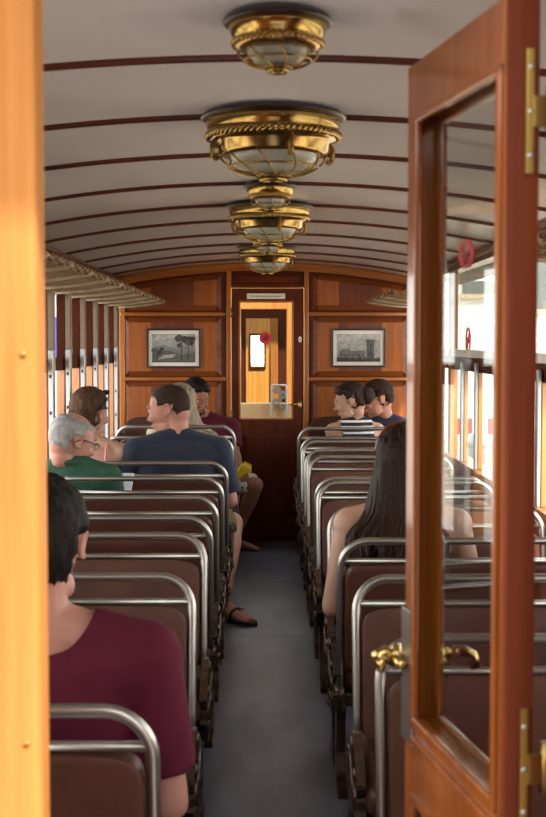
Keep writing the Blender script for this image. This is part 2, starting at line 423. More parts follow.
for side in (-1, 1):
    xa, xb = (-1.015, -.305) if side < 0 else (.365, 1.06)
    raised('raised_panel', xa, xb, 1.22, 1.645, ye, pm, we)
    raised('raised_panel', xa, xb, .70, 1.175, ye, pm, we)
    raised('raised_panel', xa, xb, .10, .66, ye, pm, we)
    raised('spandrel_panel', xa, xb, 1.70, 1.9, ye, pm, we, top=lambda x: zc(x)-.075)
    for z in (1.672, 1.197, .68):
        MB().box(xa-.03, xb+.03, Y1-.018, Y1, z-.013, z+.013, .006).build('panel_rail', M['trimgold'], we)
    xe = XL+.03 if side < 0 else XR-.03
    MB().box(xe-.02, xe+.02, Y1-.015, Y1, 0, 1.93, .005).build('corner_post', M['trimgoldv'], we)
ar = MB(); N = 36; vs = []; fs = []
for i in range(N+1):
    x = XL+(XR-XL)*i/N
    vs += [(x, Y1-.03, zc(x)-.003), (x, Y1-.03, zc(x)-.055), (x, Y1, zc(x)-.055), (x, Y1, zc(x)-.003)]
for i in range(N):
    a = 4*i; fs += [(a, a+1, a+5, a+4), (a+1, a+2, a+6, a+5), (a+3, a, a+4, a+7)]
ar.add(vs, fs); ar.build('arch_moulding', M['trimgold'], we)
MB().box(-.268, -.232, Y1-.028, Y1+.03, 0, 1.985, .006).build('door_post', M['trimgoldv'], we)
MB().box(.300, .334, Y1-.028, Y1+.03, 0, 1.985, .006).build('door_post', M['trimgoldv'], we)
MB().box(-.232, .300, Y1-.022, Y1+.02, 1.862, 1.89, .005).build('door_header', M['mahogx'], we)
raised('over_door_panel', -.225, .293, 1.895, 1.98, ye, [M['mahogx'], M['mahogx'], M['mahogx']], we)

# far door
d1 = sempty('door_1', (.03, Y1, 0))
dx0, dx1, gx0, gx1, gz0, gz1 = -.230, .298, -.172, .218, .905, 1.762
db = MB(); yd0, yd1 = Y1-.008, Y1+.035
db.box(dx0, gx0, yd0, yd1, 0, 1.86); db.box(gx1, dx1, yd0, yd1, 0, 1.86)
db.box(gx0, gx1, yd0, yd1, gz1, 1.86); db.box(gx0, gx1, yd0, yd1, 0, gz0)
db.build('door_leaf', M['mahog'], d1)
fb = MB()
for a in ((gx0-.006, gx0+.008, gz0, gz1), (gx1-.008, gx1+.006, gz0, gz1), (gx0, gx1, gz0-.008, gz0+.006), (gx0, gx1, gz1-.006, gz1+.008)):
    fb.box(a[0], a[1], yd0-.006, yd1+.004, a[2], a[3], .002)
fb.build('glazing_bead', M['trimgoldv'], d1)
MB().box(gx0, gx1, Y1+.012, Y1+.016, gz0, gz1).build('pane', M['glass'], d1)
raised('lower_panel', -.155, .205, .17, .80, yd0-.001, [M['mahog'], M['mahog'], M['mahogx']], d1)
MB().box(-.225, .293, yd0-.008, yd0, .02, .14, .003).build('kick_board', M['mahogx'], d1)
sg = MB().box(-.118, .162, yd0-.006, yd0, 1.782, 1.822, .012).build('sign_plate', M['ivory'], d1)
def text(s, size, loc, rot, mat, parent, name, ext=.0006):
    cu = bpy.data.curves.new(name, 'FONT'); cu.body = s; cu.size = size; cu.align_x = 'CENTER'; cu.align_y = 'CENTER'; cu.extrude = ext
    o = bpy.data.objects.new(name, cu); COL.objects.link(o)
    me = bpy.data.meshes.new_from_object(o.evaluated_get(bpy.context.evaluated_depsgraph_get()))
    bpy.data.objects.remove(o); me.materials.clear(); me.materials.append(mat)
    me.transform(Matrix.Translation(V(loc)-wloc(parent)) @ rot)
    q = bpy.data.objects.new(name, me); COL.objects.link(q); q.parent = parent
    return q
text('Prohibido asomarse al exterior', .0175, (.022, yd0-.0066, 1.802), Matrix.Rotation(PI/2, 4, 'X'), M['ink'], sg, 'lettering')
stk = MB()
cx, cz, rr = .016, 1.497, .044
stk.prism([(cx+rr*math.cos(t*PI/16), cz+rr*math.sin(t*PI/16)) for t in range(32)], Y1+.0095, Y1+.0115, 'y')
sk = stk.build('no_smoking_sticker', M['red'], d1)
mk = MB(); mk.tube([(cx-.012, Y1+.009, cz-.016), (cx+.014, Y1+.009, cz+.014)], .0035, 6)
mk.tube([(cx+.017*math.cos(t*PI/10), Y1+.009, cz+.017*math.sin(t*PI/10)) for t in range(20)], .0022, 6, closed=True)
mk.build('sticker_symbol', M['ink'], sk)
lv = MB(); lv.tube([(.27, yd0, 1.012), (.27, yd0-.035, 1.012)], .008); lv.tube([(.272, yd0-.035, 1.012), (.20, yd0-.037, 1.014), (.175, yd0-.03, 1.012)], [.008, .007, .005]); lv.ell((.27, yd0-.001, 1.0), (.014, .005, .035))
lv.build('lever_handle', M['brass'], d1)
kp = MB().ell((.272, yd0-.002, 1.487), (.013, .004, .022)).build('keyhole_plate', M['ivory'], d1)
MB().ell((.272, yd0-.006, 1.487), (.004, .002, .007)).build('keyhole', M['ink'], kp)
for z in (1.68, .93): MB().tube([(-.232, Y1-.02, z-.035), (-.232, Y1-.02, z+.035)], .008, 8).build('hinge', M['brassdark'], d1)

# near door, open into the carriage
d2 = sempty('door_2', (.278, 1.485, 0))
HP = V((.278, 1.485, 0)); EP = V((.2095, 1.895, 0)); du = (EP-HP); LL = du.length; du.normalize(); dn = V((du.y, -du.x, 0))  # dn -> +X side
TH = .036
def leafbox(mb, s0, s1, n0, n1, z0, z1, bev=0):
    t = MB().box(s0, s1, n0, n1, z0, z1, bev)
    mb.add([HP + du*p[0] + dn*p[1] + V((0, 0, p[2])) for p in t.v], t.f)
sa, sb = .018, LL-.044          # glass from hinge side to free side
g0, g1 = .93, 1.792
lb = MB()
leafbox(lb, .004, sa, 0, TH, .04, 1.868); leafbox(lb, sb, LL, 0, TH, .04, 1.868)
leafbox(lb, sa, sb, 0, TH, g1, 1.868); leafbox(lb, sa, sb, 0, TH, .04, .12); leafbox(lb, sa, sb, 0, TH, g0-.11, g0)
lb.build('door_leaf', M['leaf'], d2, bevel=.002)
eb = MB(); leafbox(eb, 0, .004, -.001, TH+.001, .04, 1.868); eb.build('hinge_edge', M['leafedge'], d2)
pb = MB(); leafbox(pb, sa, sb, .012, TH-.012, .12, g0-.11); pb.build('lower_panel', M['leaf'], d2)
mbd = MB()
for nn in (0, TH):
    q = -.006 if nn == 0 else TH-.004
    for (a, b_, c, d_) in ((sa, sa+.012, g0, g1), (sb-.014, sb, g0, g1), (sa, sb, g0-.012, g0+.006), (sa, sb, g0-.034, g0-.022), (sa, sb, g1-.012, g1), (sa, sb, g0-.12, g0-.108), (sa, sa+.01, .12, g0-.11), (sb-.01, sb, .12, g0-.11)):
        leafbox(mbd, a, b_, q, q+.010, c, d_, .003)
mbd.build('glazing_moulding', M['leaf'], d2)
gb = MB(); leafbox(gb, sa, sb, .016, .020, g0, g1); gb.build('pane', M['doorglass'], d2)
sp_ = MB(); cs = sa+(sb-sa)*.47; cz2 = 1.586
ring = [HP + du*(cs+.024*math.cos(t*2*PI/28)) + dn*.013 + V((0, 0, cz2+.016*math.sin(t*2*PI/28))) for t in range(28)]
sp_.tube(ring, .0028, 6, closed=True)
sp_.tube([HP+du*(cs-.016)+dn*.013+V((0, 0, cz2+.011)), HP+du*(cs+.016)+dn*.013+V((0, 0, cz2-.011))], .0018, 6)
sp_.build('no_smoking_sticker', M['redthin'], d2)
lk = MB(); leafbox(lk, LL-.052, LL+.004, -.005, .0, .892, 1.085, .001); leafbox(lk, LL, LL+.004, -.004, TH, .892, 1.085, .001)
lk.build('lock_plate', M['nickel'], d2)
hd = MB()
c0 = HP + du*(LL+.02) + V((0, 0, 1.006)) + dn*.018
hd.tube([c0-dn*.03, c0+dn*.06], .009, 10)
hd.tube([c0-dn*.03-V((0, 0, .004)), c0-dn*.045+V((0, 0, .006)), c0-dn*.062+V((0, 0, .0))], [.011, .013, .007], 10)
hd.ell(c0-dn*.026, (.011, .02, .02)); hd.ell(c0+dn*.028, (.011, .02, .02))
hd.tube([c0+dn*.055, c0+dn*.075+V((0, 0, .004)), c0+dn*.092-V((0, 0, .004)), c0+dn*.098-V((0, 0, .022))], [.011, .010, .009, .008], 10)
hd.tube([c0-dn*.03, c0-du*.05-dn*.03], .008, 8)
hd.tube([c0-dn*.048, c0-dn*.05-V((0, 0, .022))], [.009, .006], 8)
hd.build('lever_handle', M['brass'], d2)
for z0, z1 in ((1.664, 1.806), (.905, 1.049)):
    h = MB(); leafbox(h, -.004, 0, .020, .030, z0, z1, .001); zm = (z0+z1)/2
    leafbox(h, -.005, .0, .028, .05, zm-.018, zm+.018, .001)
    kp_ = HP+dn*.052+V((0, 0, 0)); h.tube([kp_+V((0, 0, zm-.03)), kp_+V((0, 0, zm+.03))], .007, 10)
    ho = h.build('hinge', M['brassdark'], d2)
    s_ = MB()
    for q in (.15, .5, .85):
        p = HP-du*.004+dn*.025+V((0, 0, z0+(z1-z0)*q)); s_.ell(p, (.0035, .002, .0035))
    s_.build('screw', M['nickel'], ho)

# ------------------------------------------------------------------ seats
def make_seat(s, kind):
    """s=+1 extends to +X (right of the aisle), -1 to -X; kind 'A' faces away from the camera, 'B' faces it"""
    d = 1 if kind == 'A' else -1
    lean = .13 if kind == 'A' else .20
    r = empty('train_seat', (0, 0, 0), '', 'seat')
    W = .80; top = .86; R = .085; tr = .0125
    yl = lambda z: d*lean*(top-z)
    P = lambda x, z: V((s*x, yl(z), z))
    pts = [P(tr, .345)]+[P(tr, .5), P(tr, .65)]
    pts += arc((tr+R, top-tr-R), R, PI, PI/2, 8, P)+[P(.3, top-tr), P(.5, top-tr)]
    pts += arc((W-tr-R, top-tr-R), R, PI/2, 0, 8, P)+[P(W-tr, .65), P(W-tr, .345)]
    MB().tube(pts, tr, 12).build('tube_frame', M['chrome'], r)
    MB().tube([P(tr, .783), P(W-tr, .783)], .0105, 10).build('cross_rail', M['chrome'], r)
    ax = Matrix.Rotation(math.atan(lean*d), 3, 'X')
    zm = (.42+.776)/2
    MB().ell((s*W/2, yl(zm), zm), (W/2-.027, .026, .178), ax, 56, 26, .09, .20).build('backrest', M['leather2' if kind == 'B' else 'leather'], r)
    y0 = yl(.43)
    MB().ell((s*W/2, y0+d*.175, .385), (W/2-.01, .175, .05), None, 44, 18, .2, .45).build('seat_cushion', M['leather'], r)
    MB().box(s*.02, s*(W-.01), y0+d*.02, y0+d*.33, .30, .345, .008).build('seat_frame', M['iron'], r)
    # cast iron end on the aisle side
    tab = [(0, .13), (.025, .13), (.05, .06), (.13, .03), (.22, .032), (.27, .05), (.31, .09), (.345, .15), (.38, .12), (.415, .155), (.455, .11), (.485, .05), (.505, .012)]
    yc = y0+d*.14
    zs = [i*.505/60 for i in range(61)]
    up = [z for z in zs if z >= .26]; dn_ = [z for z in zs if z <= .30]
    poly = [(yc+interp(tab, z), z) for z in up]+[(yc-interp(tab, z), z) for z in reversed(up)]
    cb = MB().prism(poly, -s*.010, s*.012, 'x')
    poly = [(yc+interp(tab, z), z) for z in dn_]+[(yc-interp(tab, z), z) for z in reversed(dn_)]
    cb.prism(poly, s*.008, s*.038, 'x')
    for (dy, z, rr) in ((0, .40, .045), (.09, .37, .028), (-.09, .37, .028), (0, .475, .022), (0, .30, .03), (.10, .43, .018), (-.10, .43, .018)):
        cb.ell((-s*.010, yc+dy, z), (.010, rr, rr), None, 14, 8)
    cb.tube([V((-s*.012, yc-.12, .35)), V((-s*.014, yc-.06, .43)), V((-s*.014, yc, .455)), V((-s*.014, yc+.06, .43)), V((-s*.012, yc+.12, .35))], .008, 8)
    cb.build('cast_iron_end', M['iron'], r)
    sk = MB(); p = P(tr, .34); sk.tube([p+V((0, 0, .03)), p-V((0, 0, .01)), p-V((0, 0, .05))], [.017, .02, .015], 10)
    sk.tube([p-V((0, 0, .02)), V((-s*.012, yc, .28))], .013, 8)
    sk.build('tube_socket', M['iron'], r)
    wl_ = MB(); wl_.box(s*(W-.05), s*(W-.02), yc-.03, yc+.03, 0, .31, .006); wl_.box(s*(W-.06), s*(W-.01), yc-.10, yc+.10, 0, .025, .006)
    wl_.build('wall_side_leg', M['iron'], r)
    return r
AXL, AXR = -.176, .233
ordn = ['nearest', 'second', 'third', 'fourth', 'fifth', 'sixth', 'seventh', 'eighth', 'ninth', 'tenth', 'eleventh']
rowsL = [(2.18, 'A', .86), (3.44, 'B', .86), (4.16, 'B', .862), (4.58, 'A', .86), (5.18, 'A', .86), (5.91, 'A', .86), (6.65, 'A', .86), (7.3, 'A', .882), (7.9, 'A', .90), (8.5, 'A', .926)]
rowsR = [(2.71, 'B', .86), (3.41, 'B', .86), (4.05, 'A', .86), (4.74, 'B', .875), (5.73, 'B', .86), (5.9, 'A', .86), (7.0, 'B', .86), (7.38, 'B', .865), (8.0, 'B', .866), (8.2, 'A', .872), (8.85, 'A', .89)]
exL = {0: 'brown leather seat with chrome rails behind the person in maroon with dark hair', 1: 'brown scuffed leather seat facing the dark-haired person in maroon, left of the aisle',
       5: 'brown leather seat with chrome rails behind the grey-haired man with the phone', 6: 'brown leather seat with chrome rails directly behind the man with cropped hair and navy t-shirt',
       9: 'last chrome railed seat left of the aisle, behind the blonde woman'}
exR = {0: 'chrome railed brown seat behind the brass handle of the open near door', 2: 'chrome railed brown seat behind the woman with long dark brown hair', 3: 'chrome railed brown seat facing the woman with long hair, mostly behind her arm',
       10: 'last chrome railed seat right of the aisle, behind the woman in stripes'}
protos = {}
for s, rows, ex, grp in ((-1, rowsL, exL, 'chrome railed seats left of the aisle'), (1, rowsR, exR, 'chrome railed seats right of the aisle')):
    for i, (y, k, zt) in enumerate(rows):
        if (s, k) not in protos: o = protos[(s, k)] = make_seat(s, k)
        else: o = copy_tree(protos[(s, k)])
        o.location = (AXL if s < 0 else AXR, y, 0); o.scale = (1, 1, zt/.86)
        side = 'left' if s < 0 else 'right'
        o['label'] = ex.get(i, 'brown leather chrome railed seat, %s from the near door, %s of the aisle' % (ordn[i], side)); o['group'] = grp
# benches against the far wall
for s, x0, x1, lab in ((-1, -1.02, -.25, 'dark brown padded bench against the far wall under the landscape picture'), (1, .33, 1.07, 'dark brown padded bench against the far wall under the tower picture')):
    r = empty('wall_bench', ((x0+x1)/2, Y1-.2, 0), lab, 'bench', 'padded benches at the far wall')
    MB().ell(((x0+x1)/2, Y1-.045, .70), ((x1-x0)/2, .035, .225), None, 40, 18, .15, .35).build('backrest', M['leather'], r)
    MB().ell(((x0+x1)/2, Y1-.20, .39), ((x1-x0)/2, .17, .05), None, 40, 18, .2, .4).build('seat_cushion', M['leather'], r)
    MB().box(x0+.02, x1-.02, Y1-.33, Y1-.03, 0, .34, .008).build('bench_base', M['mahogx'], r)

# ------------------------------------------------------------------ ceiling lamps
def make_lamp(big):
    r = empty('ceiling_lamp', (0, 0, 0), '', 'lamp')
    k = 1.0 if big else .53
    R = .183*k
    h = .018                    # ring below ceiling
    MB().lathe([(R*.75, 0), (R*.92, -h*.35), (R*.98, -h*.75), (R, -h*.9), (R*.985, -h*1.12), (R*.93, -h*1.25), (R*.5, -h*1.25)], 48).build('wooden_rose', M['rose'], r)
    z = -h*1.22
    zz = lambda v: z+v*(1 if big else .52)
    if big: prof = [(R*.90, zz(.004)), (R*.915, zz(-.006)), (R*.90, zz(-.024)), (R*.865, zz(-.031)), (R*.90, zz(-.038)), (R*.88, zz(-.048)), (R*.80, zz(-.053)), (R*.76, zz(-.058)), (R*.745, zz(-.080)), (R*.70, zz(-.088)), (R*.52, zz(-.086))]
    else: prof = [(R*.88, zz(.004)), (R*.885, zz(-.012)), (R*.84, zz(-.03)), (R*.79, zz(-.046)), (R*.76, zz(-.052)), (R*.80, zz(-.058)), (R*.80, zz(-.066)), (R*.70, zz(-.078)), (R*.60, zz(-.082)), (R*.5, zz(-.080))]
    MB().lathe(prof, 56).build('brass_dish', M['brass'], r)
    rp = MB(); nseg = 160; tw = 34 if big else 22; rq, zq, aq = (.885, -.041, .0055) if big else (.80, -.062, .003)
    for st in range(2):
        rp.tube([((R*rq+aq*math.cos(tw*t*2*PI/nseg+st*PI))*math.cos(t*2*PI/nseg), (R*rq+aq*math.cos(tw*t*2*PI/nseg+st*PI))*math.sin(t*2*PI/nseg), zz(zq)+aq*math.sin(tw*t*2*PI/nseg+st*PI)) for t in range(nseg)], aq, 5, closed=True)
    rp.build('rope_ring', M['brass'], r)
    rg = .60 if big else .56; gd = [(R*rg, zz(-.082))]
    dep = .050 if big else .052
    for i in range(1, 13):
        a = PI/2*i/12; gd.append((R*rg*math.cos(a), zz(-.082-dep*math.sin(a))))
    MB().lathe(gd, 40).build('glass_dome', M['dglass'], r)
    g = MB(); wr_ = .0028 if big else .0022
    nm = 10 if big else 8
    for q in range(nm):
        a = 2*PI*q/nm; tws = .5
        g.tube([(R*.72*math.cos(t)*math.cos(a+tws*i/8), R*.72*math.cos(t)*math.sin(a+tws*i/8), zz(-.086-(dep+.006)*math.sin(t))) for i, t in ((i, PI/2*.93*i/8) for i in range(9))], wr_, 6)
    g.tube([(R*.16*math.cos(u*PI/10), R*.16*math.sin(u*PI/10), zz(-.084-(dep+.012))) for u in range(20)], wr_*2.4, 6, closed=True)
    for fr in (.36, .78):
        t = PI/2*fr
        g.tube([(R*.72*math.cos(t)*math.cos(u*PI/16), R*.72*math.cos(t)*math.sin(u*PI/16), zz(-.086-(dep+.006)*math.sin(t))) for u in range(32)], wr_, 6, closed=True)
    g.build('wire_guard', M['wire'], r)
    if big:
        for q in range(4):
            a = PI/4*.35+PI/2*q; c, s_ = math.cos(a), math.sin(a)
            hk = MB(); hk.tube([(R*.80*c, R*.80*s_, zz(-.05)), (R*.86*c, R*.86*s_, zz(-.07)), (R*.84*c, R*.84*s_, zz(-.092)), (R*.76*c, R*.76*s_, zz(-.098)), (R*.74*c, R*.74*s_, zz(-.08))], .006, 8)
            hk.tube([((R*.80+.012*math.cos(u*PI/8))*c, (R*.80+.012*math.cos(u*PI/8))*s_, zz(-.086)+.016*math.sin(u*PI/8)) for u in range(16)], .004, 6, closed=True)
            hk.build('latch_hook', M['brassdark'], r)
    return r
lb_, ls_ = make_lamp(True), make_lamp(False)
lamps = [(2.293, 0, 'small brass ceiling lamp with wire guard, nearest of all the lamps'), (3.268, 1, 'large brass ceiling lamp with rope ring, nearest of the large lamps'),
         (4.69, 0, 'small brass ceiling lamp between the two nearest large lamps'), (5.42, 1, 'large brass ceiling lamp, middle one of the three large lamps'),
         (7.06, 0, 'small brass ceiling lamp farthest from the near door'), (7.79, 1, 'large brass ceiling lamp closest to the far door')]
used = set()
for y, big, lab in lamps:
    o = (lb_ if big else ls_)
    if big in used: o = copy_tree(o)
    used.add(big)
    o.location = (.026, y, zc(.026)); o['label'] = lab; o['group'] = 'large brass ceiling lamps' if big else 'small brass ceiling lamps'

# ------------------------------------------------------------------ luggage racks
def rack(s, ya, yb, lab):
    xw = XL if s < 0 else XR; x1 = xw+(.33 if s < 0 else -.33)
    r = empty('luggage_rack', (xw, (ya+yb)/2, 1.73), lab, 'luggage rack', 'netted luggage racks')
    zf, zw = 1.765, 1.732
    Z = lambda x: zw+(zf-zw)*abs(x-xw)/.33
    nb = MB(); nx = 12; ny = int((yb-ya)/.03)
    sag = lambda u: -.012*math.sin(PI*u)
    for i in range(nx+1):
        for w_ in (0, 1):
            if w_: continue
    # diagonal netting, two directions of cord
    step = .075; width = .33
    k = -int(width/step)-1
    while ya+k*step < yb:
        for sg_ in (1, -1):
            pts = []
            for i in range(5):
                u = i/4; y = ya+k*step+(u*width if sg_ > 0 else (1-u)*width)
                if ya <= y <= yb:
                    x = xw+(x1-xw)*u; pts.append((x, y, Z(x)+sag(u)))
            if len(pts) > 1: nb.tube(pts, .006, 5, cap=False)
        k += 1
    for i in range(1, 6):
        x = xw+(x1-xw)*i/6; nb.tube([(x, ya, Z(x)+sag(i/6)), (x, yb, Z(x)+sag(i/6))], .004, 4)
    nb.build('net', M['net'], r, recalc=False)
    MB().tube([(x1, ya, zf), (x1, yb, zf)], .013, 10).build('front_rail', M['rackbar'], r)
    rp = MB(); nn = int((yb-ya)/.012)
    rp.tube([(x1+.014*math.cos(i*1.05), ya+(yb-ya)*i/nn, zf+.0+.014*math.sin(i*1.05)) for i in range(nn+1)], .0045, 5)
    rp.build('lacing_cord', M['rope'], r)
    MB().tube([(xw+(.012 if s < 0 else -.012), ya, zw), (xw+(.012 if s < 0 else -.012), yb, zw)], .010, 8).build('wall_rail', M['racklight'], r)
    y = yb-.02; 
    while y > ya:
        MB().tube([(xw, y, zw-.012), (xw+(x1-xw)*.5, y, Z(xw+(x1-xw)*.5)-.018), (x1, y, zf-.012), (x1+(.02 if s < 0 else -.02), y, zf)], .010, 8).build('bracket_arm', M['racklight'], r)
        y -= .568
    return r
rack(-1, 1.6, 9.45, 'long netted luggage rack above the windows on the left wall')
rack(1, 7.8, 9.45, 'netted luggage rack on the right wall beside the far tower picture')
rack(1, 1.6, 4.2, 'netted luggage rack on the right wall near the open door')

# ------------------------------------------------------------------ pictures on the far wall
def picture(x0, x1, z0, z1, lab, kind):
    yp = Y1-.016
    r = empty('framed_picture', ((x0+x1)/2, yp, (z0+z1)/2), lab, 'picture', 'framed engravings on the far wall')
    fr = MB(); w = .014
    fr.box(x0-w, x0, yp-.022, yp, z0-w, z1+w, .003); fr.box(x1, x1+w, yp-.022, yp, z0-w, z1+w, .003)
    fr.box(x0, x1, yp-.022, yp, z0-w, z0, .003); fr.box(x0, x1, yp-.022, yp, z1, z1+w, .003); fr.build('frame', M['frame'], r)
    MB().box(x0, x1, yp-.008, yp-.002, z0, z1).build('mount', M['mat'], r)
    b = .026; u0, u1, v0, v1 = x0+b, x1-b, z0+b, z1-b
    g = MB(); U = lambda u: u0+(u1-u0)*u; Q = lambda v: v0+(v1-v0)*v
    lay = [0]
    def poly(slot, pts):
        lay[0] += 1; yy = yp-.008-.0004*lay[0]; g.slot = slot
        g.add([(U(a), yy, Q(c)) for a, c in pts], [tuple(range(len(pts)))])
    poly(0, [(0, 0), (1, 0), (1, 1), (0, 1)])
    rnd = random.Random(3)
    if kind == 'land':
        poly(4, [(.05, .78), (.5, .86), (.95, .8), (.9, .95), (.1, .96)])
        poly(1, [(0, .5), (.2, .62), (.45, .52), (.7, .58), (1, .5), (1, .3), (0, .3)])
        poly(2, [(0, 0), (1, 0), (1, .36), (.7, .28), (.4, .42), (.15, .40), (0, .52)])
        poly(0, [(.1, .1), (.5, .18), (.55, .3), (.25, .26)])
        for tx, th in ((.68, .95), (.84, .9), (.12, .5)):
            poly(3, [(tx-.015, .1), (tx+.015, .1), (tx+.012, th*.8), (tx-.012, th*.8)])
            for q in range(9):
                a, c, rr = tx+rnd.uniform(-.12, .12), th*rnd.uniform(.62, .98), rnd.uniform(.04, .085)
                poly(3 if q % 3 else 2, [(a+rr*math.cos(t)*.8, min(.99, c+rr*math.sin(t))) for t in [i*PI/4 for i in range(8)]])
    else:
        poly(4, [(.0, .7), (.6, .85), (1, .75), (1, .98), (0, .98)])
        poly(5, [(.05, .12), (.05, .42), (.12, .42), (.12, .46), (.26, .46), (.26, .52), (.30, .52), (.30, .4), (.66, .4), (.66, .1)])
        for q in range(8): poly(3, [(.09+q*.07, .2), (.12+q*.07, .2), (.12+q*.07, .28), (.09+q*.07, .28)])
        poly(2, [(.70, .1), (.70, .72), (.68, .72), (.68, .78), (.88, .78), (.88, .72), (.86, .72), (.86, .1)])
        for q in range(5): poly(3, [(.69+q*.04, .78), (.71+q*.04, .78), (.71+q*.04, .82), (.69+q*.04, .82)])
        for q in range(3): poly(3, [(.76, .25+q*.15), (.80, .25+q*.15), (.80, .33+q*.15), (.76, .33+q*.15)])
        poly(3, [(0, 0), (1, 0), (1, .14), (.5, .10), (0, .16)])
        for q in range(10):
            a, rr = rnd.uniform(0, 1), rnd.uniform(.03, .06)
            poly(3, [(min(1, max(0, a+rr*math.cos(t))), .12+rr*math.sin(t)) for t in [i*PI/4 for i in range(8)]])
    g.build('print', [M['g0'], M['g1'], M['g2'], M['g3'], M['g4'], M['g5']], r, recalc=False)
    MB().box(x0, x1, yp-.0215, yp-.0205, z0, z1).build('glazing', glass('picture_glass', '#ffffff', .5), r)
picture(-.836, -.469, 1.292, 1.552, 'framed grey engraving of trees on the far wall, left of the door', 'land')
picture(.513, .883, 1.297, 1.552, 'framed grey engraving of a tower on the far wall, right of the door', 'tower')

# ------------------------------------------------------------------ people
def Rz(a): return Matrix.Rotation(a, 3, 'Z')
def head_frame(yaw, pitch, roll=0):   # local x = person's right, y = forward, z = up
    return Rz(math.radians(yaw)) @ Matrix.Rotation(math.radians(-pitch), 3, 'X') @ Matrix.Rotation(math.radians(roll), 3, 'Y')
def add_head(mb, c, F, k):
    c = V(c)
    def E(p, r, rx=0, rz=0, nu=22, nv=16):
        R = F @ Matrix.Rotation(rz, 3, 'Z') @ Matrix.Rotation(rx, 3, 'X')
        mb.ell(c + F @ (V(p)*k), [q*k for q in r], R, nu, nv)
    E((0, -.012, .035), (.074, .095, .083))
    E((0, .03, -.005), (.064, .066, .088))
    E((0, -.042, -.022), (.060, .058, .062))
    E((0, -.034, -.07), (.050, .042, .055))
    E((0, .035, -.055), (.052, .055, .058))
    E((0, .070, -.098), (.020, .018, .017))
    E((0, .045, -.085), (.040, .040, .026))
    E((0, .084, .034), (.050, .014, .012))         # brow
    E((0, .088, .004), (.0095, .014, .03), -.35)   # nose bridge
    E((0, .105, -.022), (.014, .014, .013))        # nose tip
    for s in (-1, 1):
        E((s*.012, .094, -.026), (.009, .011, .009))
        E((s*.036, .074, -.025), (.022, .018, .022))   # cheek
        E((s*.046, .028, -.078), (.014, .03, .022))    # jaw
        # ear: rim and lobe
        R = F
        pts = [(s*(.078+.010*math.sin(max(0, min(PI, t-.2)))), -.012-.014*math.cos(t)-.004, .0+.025*math.sin(t)) for t in [i*2*PI/14 for i in range(14)]]
        mb.tube([c+R@(V(p)*k) for p in pts], .0055*k, 6, closed=True)
        E((s*.077, -.012, .0), (.007, .014, .023))
        E((s*.079, -.004, -.022), (.006, .009, .010))
    E((0, .094, -.056), (.021, .009, .0055)); E((0, .092, -.066), (.018, .009, .0065))
def add_hand(mb, w, d, up, k, curl=.5):
    w, d, up = V(w), V(d).normalized(), V(up); up = (up-d*up.dot(d)).normalized(); l = d.cross(up)
    mb.tube([w-d*.02*k, w+d*.02*k, w+d*.055*k, w+d*.085*k], [.026*k, .033*k, .040*k, .036*k], 12, lat=l, ry=[.022*k, .017*k, .016*k, .013*k])
    for i, (o, ln) in enumerate(((-.030, .066), (-.010, .078), (.010, .073), (.029, .056))):
        p = w+d*.078*k+l*o*k; q = d.copy(); pts = [p-d*.02*k]; rs = [.0095*k]
        for j in range(3):
            a = curl*(.35+.45*j); q = (d*math.cos(a)-up*math.sin(a)); p = p+q*(ln/3*k); pts.append(p); rs.append((.0092-.0009*j)*k)
        mb.tube(pts, rs, 8); mb.ell(pts[-1], [rs[-1]]*3, None, 8, 6)
    p = w+d*.02*k-l*.028*k; pts = [p, p+(d*.6-l*.7)*.035*k-up*.006*k, p+(d*.95-l*.75)*.045*k-up*.02*k, p+(d*1.35-l*.6)*.05*k-up*.03*k]
    mb.tube(pts, [.014*k, .0115*k, .0105*k, .009*k], 8); mb.ell(pts[-1], [.009*k]*3, None, 8, 6)
def torso(mb, pel, nb, lat, k, sh, inf=0, low=True, wide=1.0, bust=0):
    pel, nb, lat = V(pel), V(nb), V(lat); ax = (nb-pel)
    fwd = V((0, 0, 1)).cross(lat)*-1
    P = lambda t, f=0: pel+ax*t+fwd*f*k
    ts = [(-.16, .10, .08), (-.05, .165, .118), (.12, .168, .12), (.36, .148, .108), (.58, .163, .118), (.76, .168, .112), (.88, .150, .092), (.96, .105, .072), (1.02, .06, .055)]
    if not low: ts = ts[2:]
    mb.tube([P(t) for t, a, b in ts], [a*k*wide+inf for t, a, b in ts], 28, lat=lat, ry=[b*k+inf for t, a, b in ts])
    for s in (-1, 1):
        S = nb + lat*(s*sh) - V((0, 0, .05*k))
        mb.ell(S, [.058*k+inf]*3, None, 16, 12)
        mb.tube([nb+V((0, 0, .015*k)), nb+lat*(s*sh*.55)-V((0, 0, .018*k)), S+V((0, 0, .012*k))], [.050*k+inf, .046*k+inf, .044*k+inf], 14)
        mb.tube([P(.80)+lat*s*.09*k, S-V((0, 0, .01))], [.09*k+inf, .056*k+inf], 14)
        if bust: mb.ell(P(.66, .085)+lat*s*.075*k, [.06*k+inf]*3, None, 14, 10)
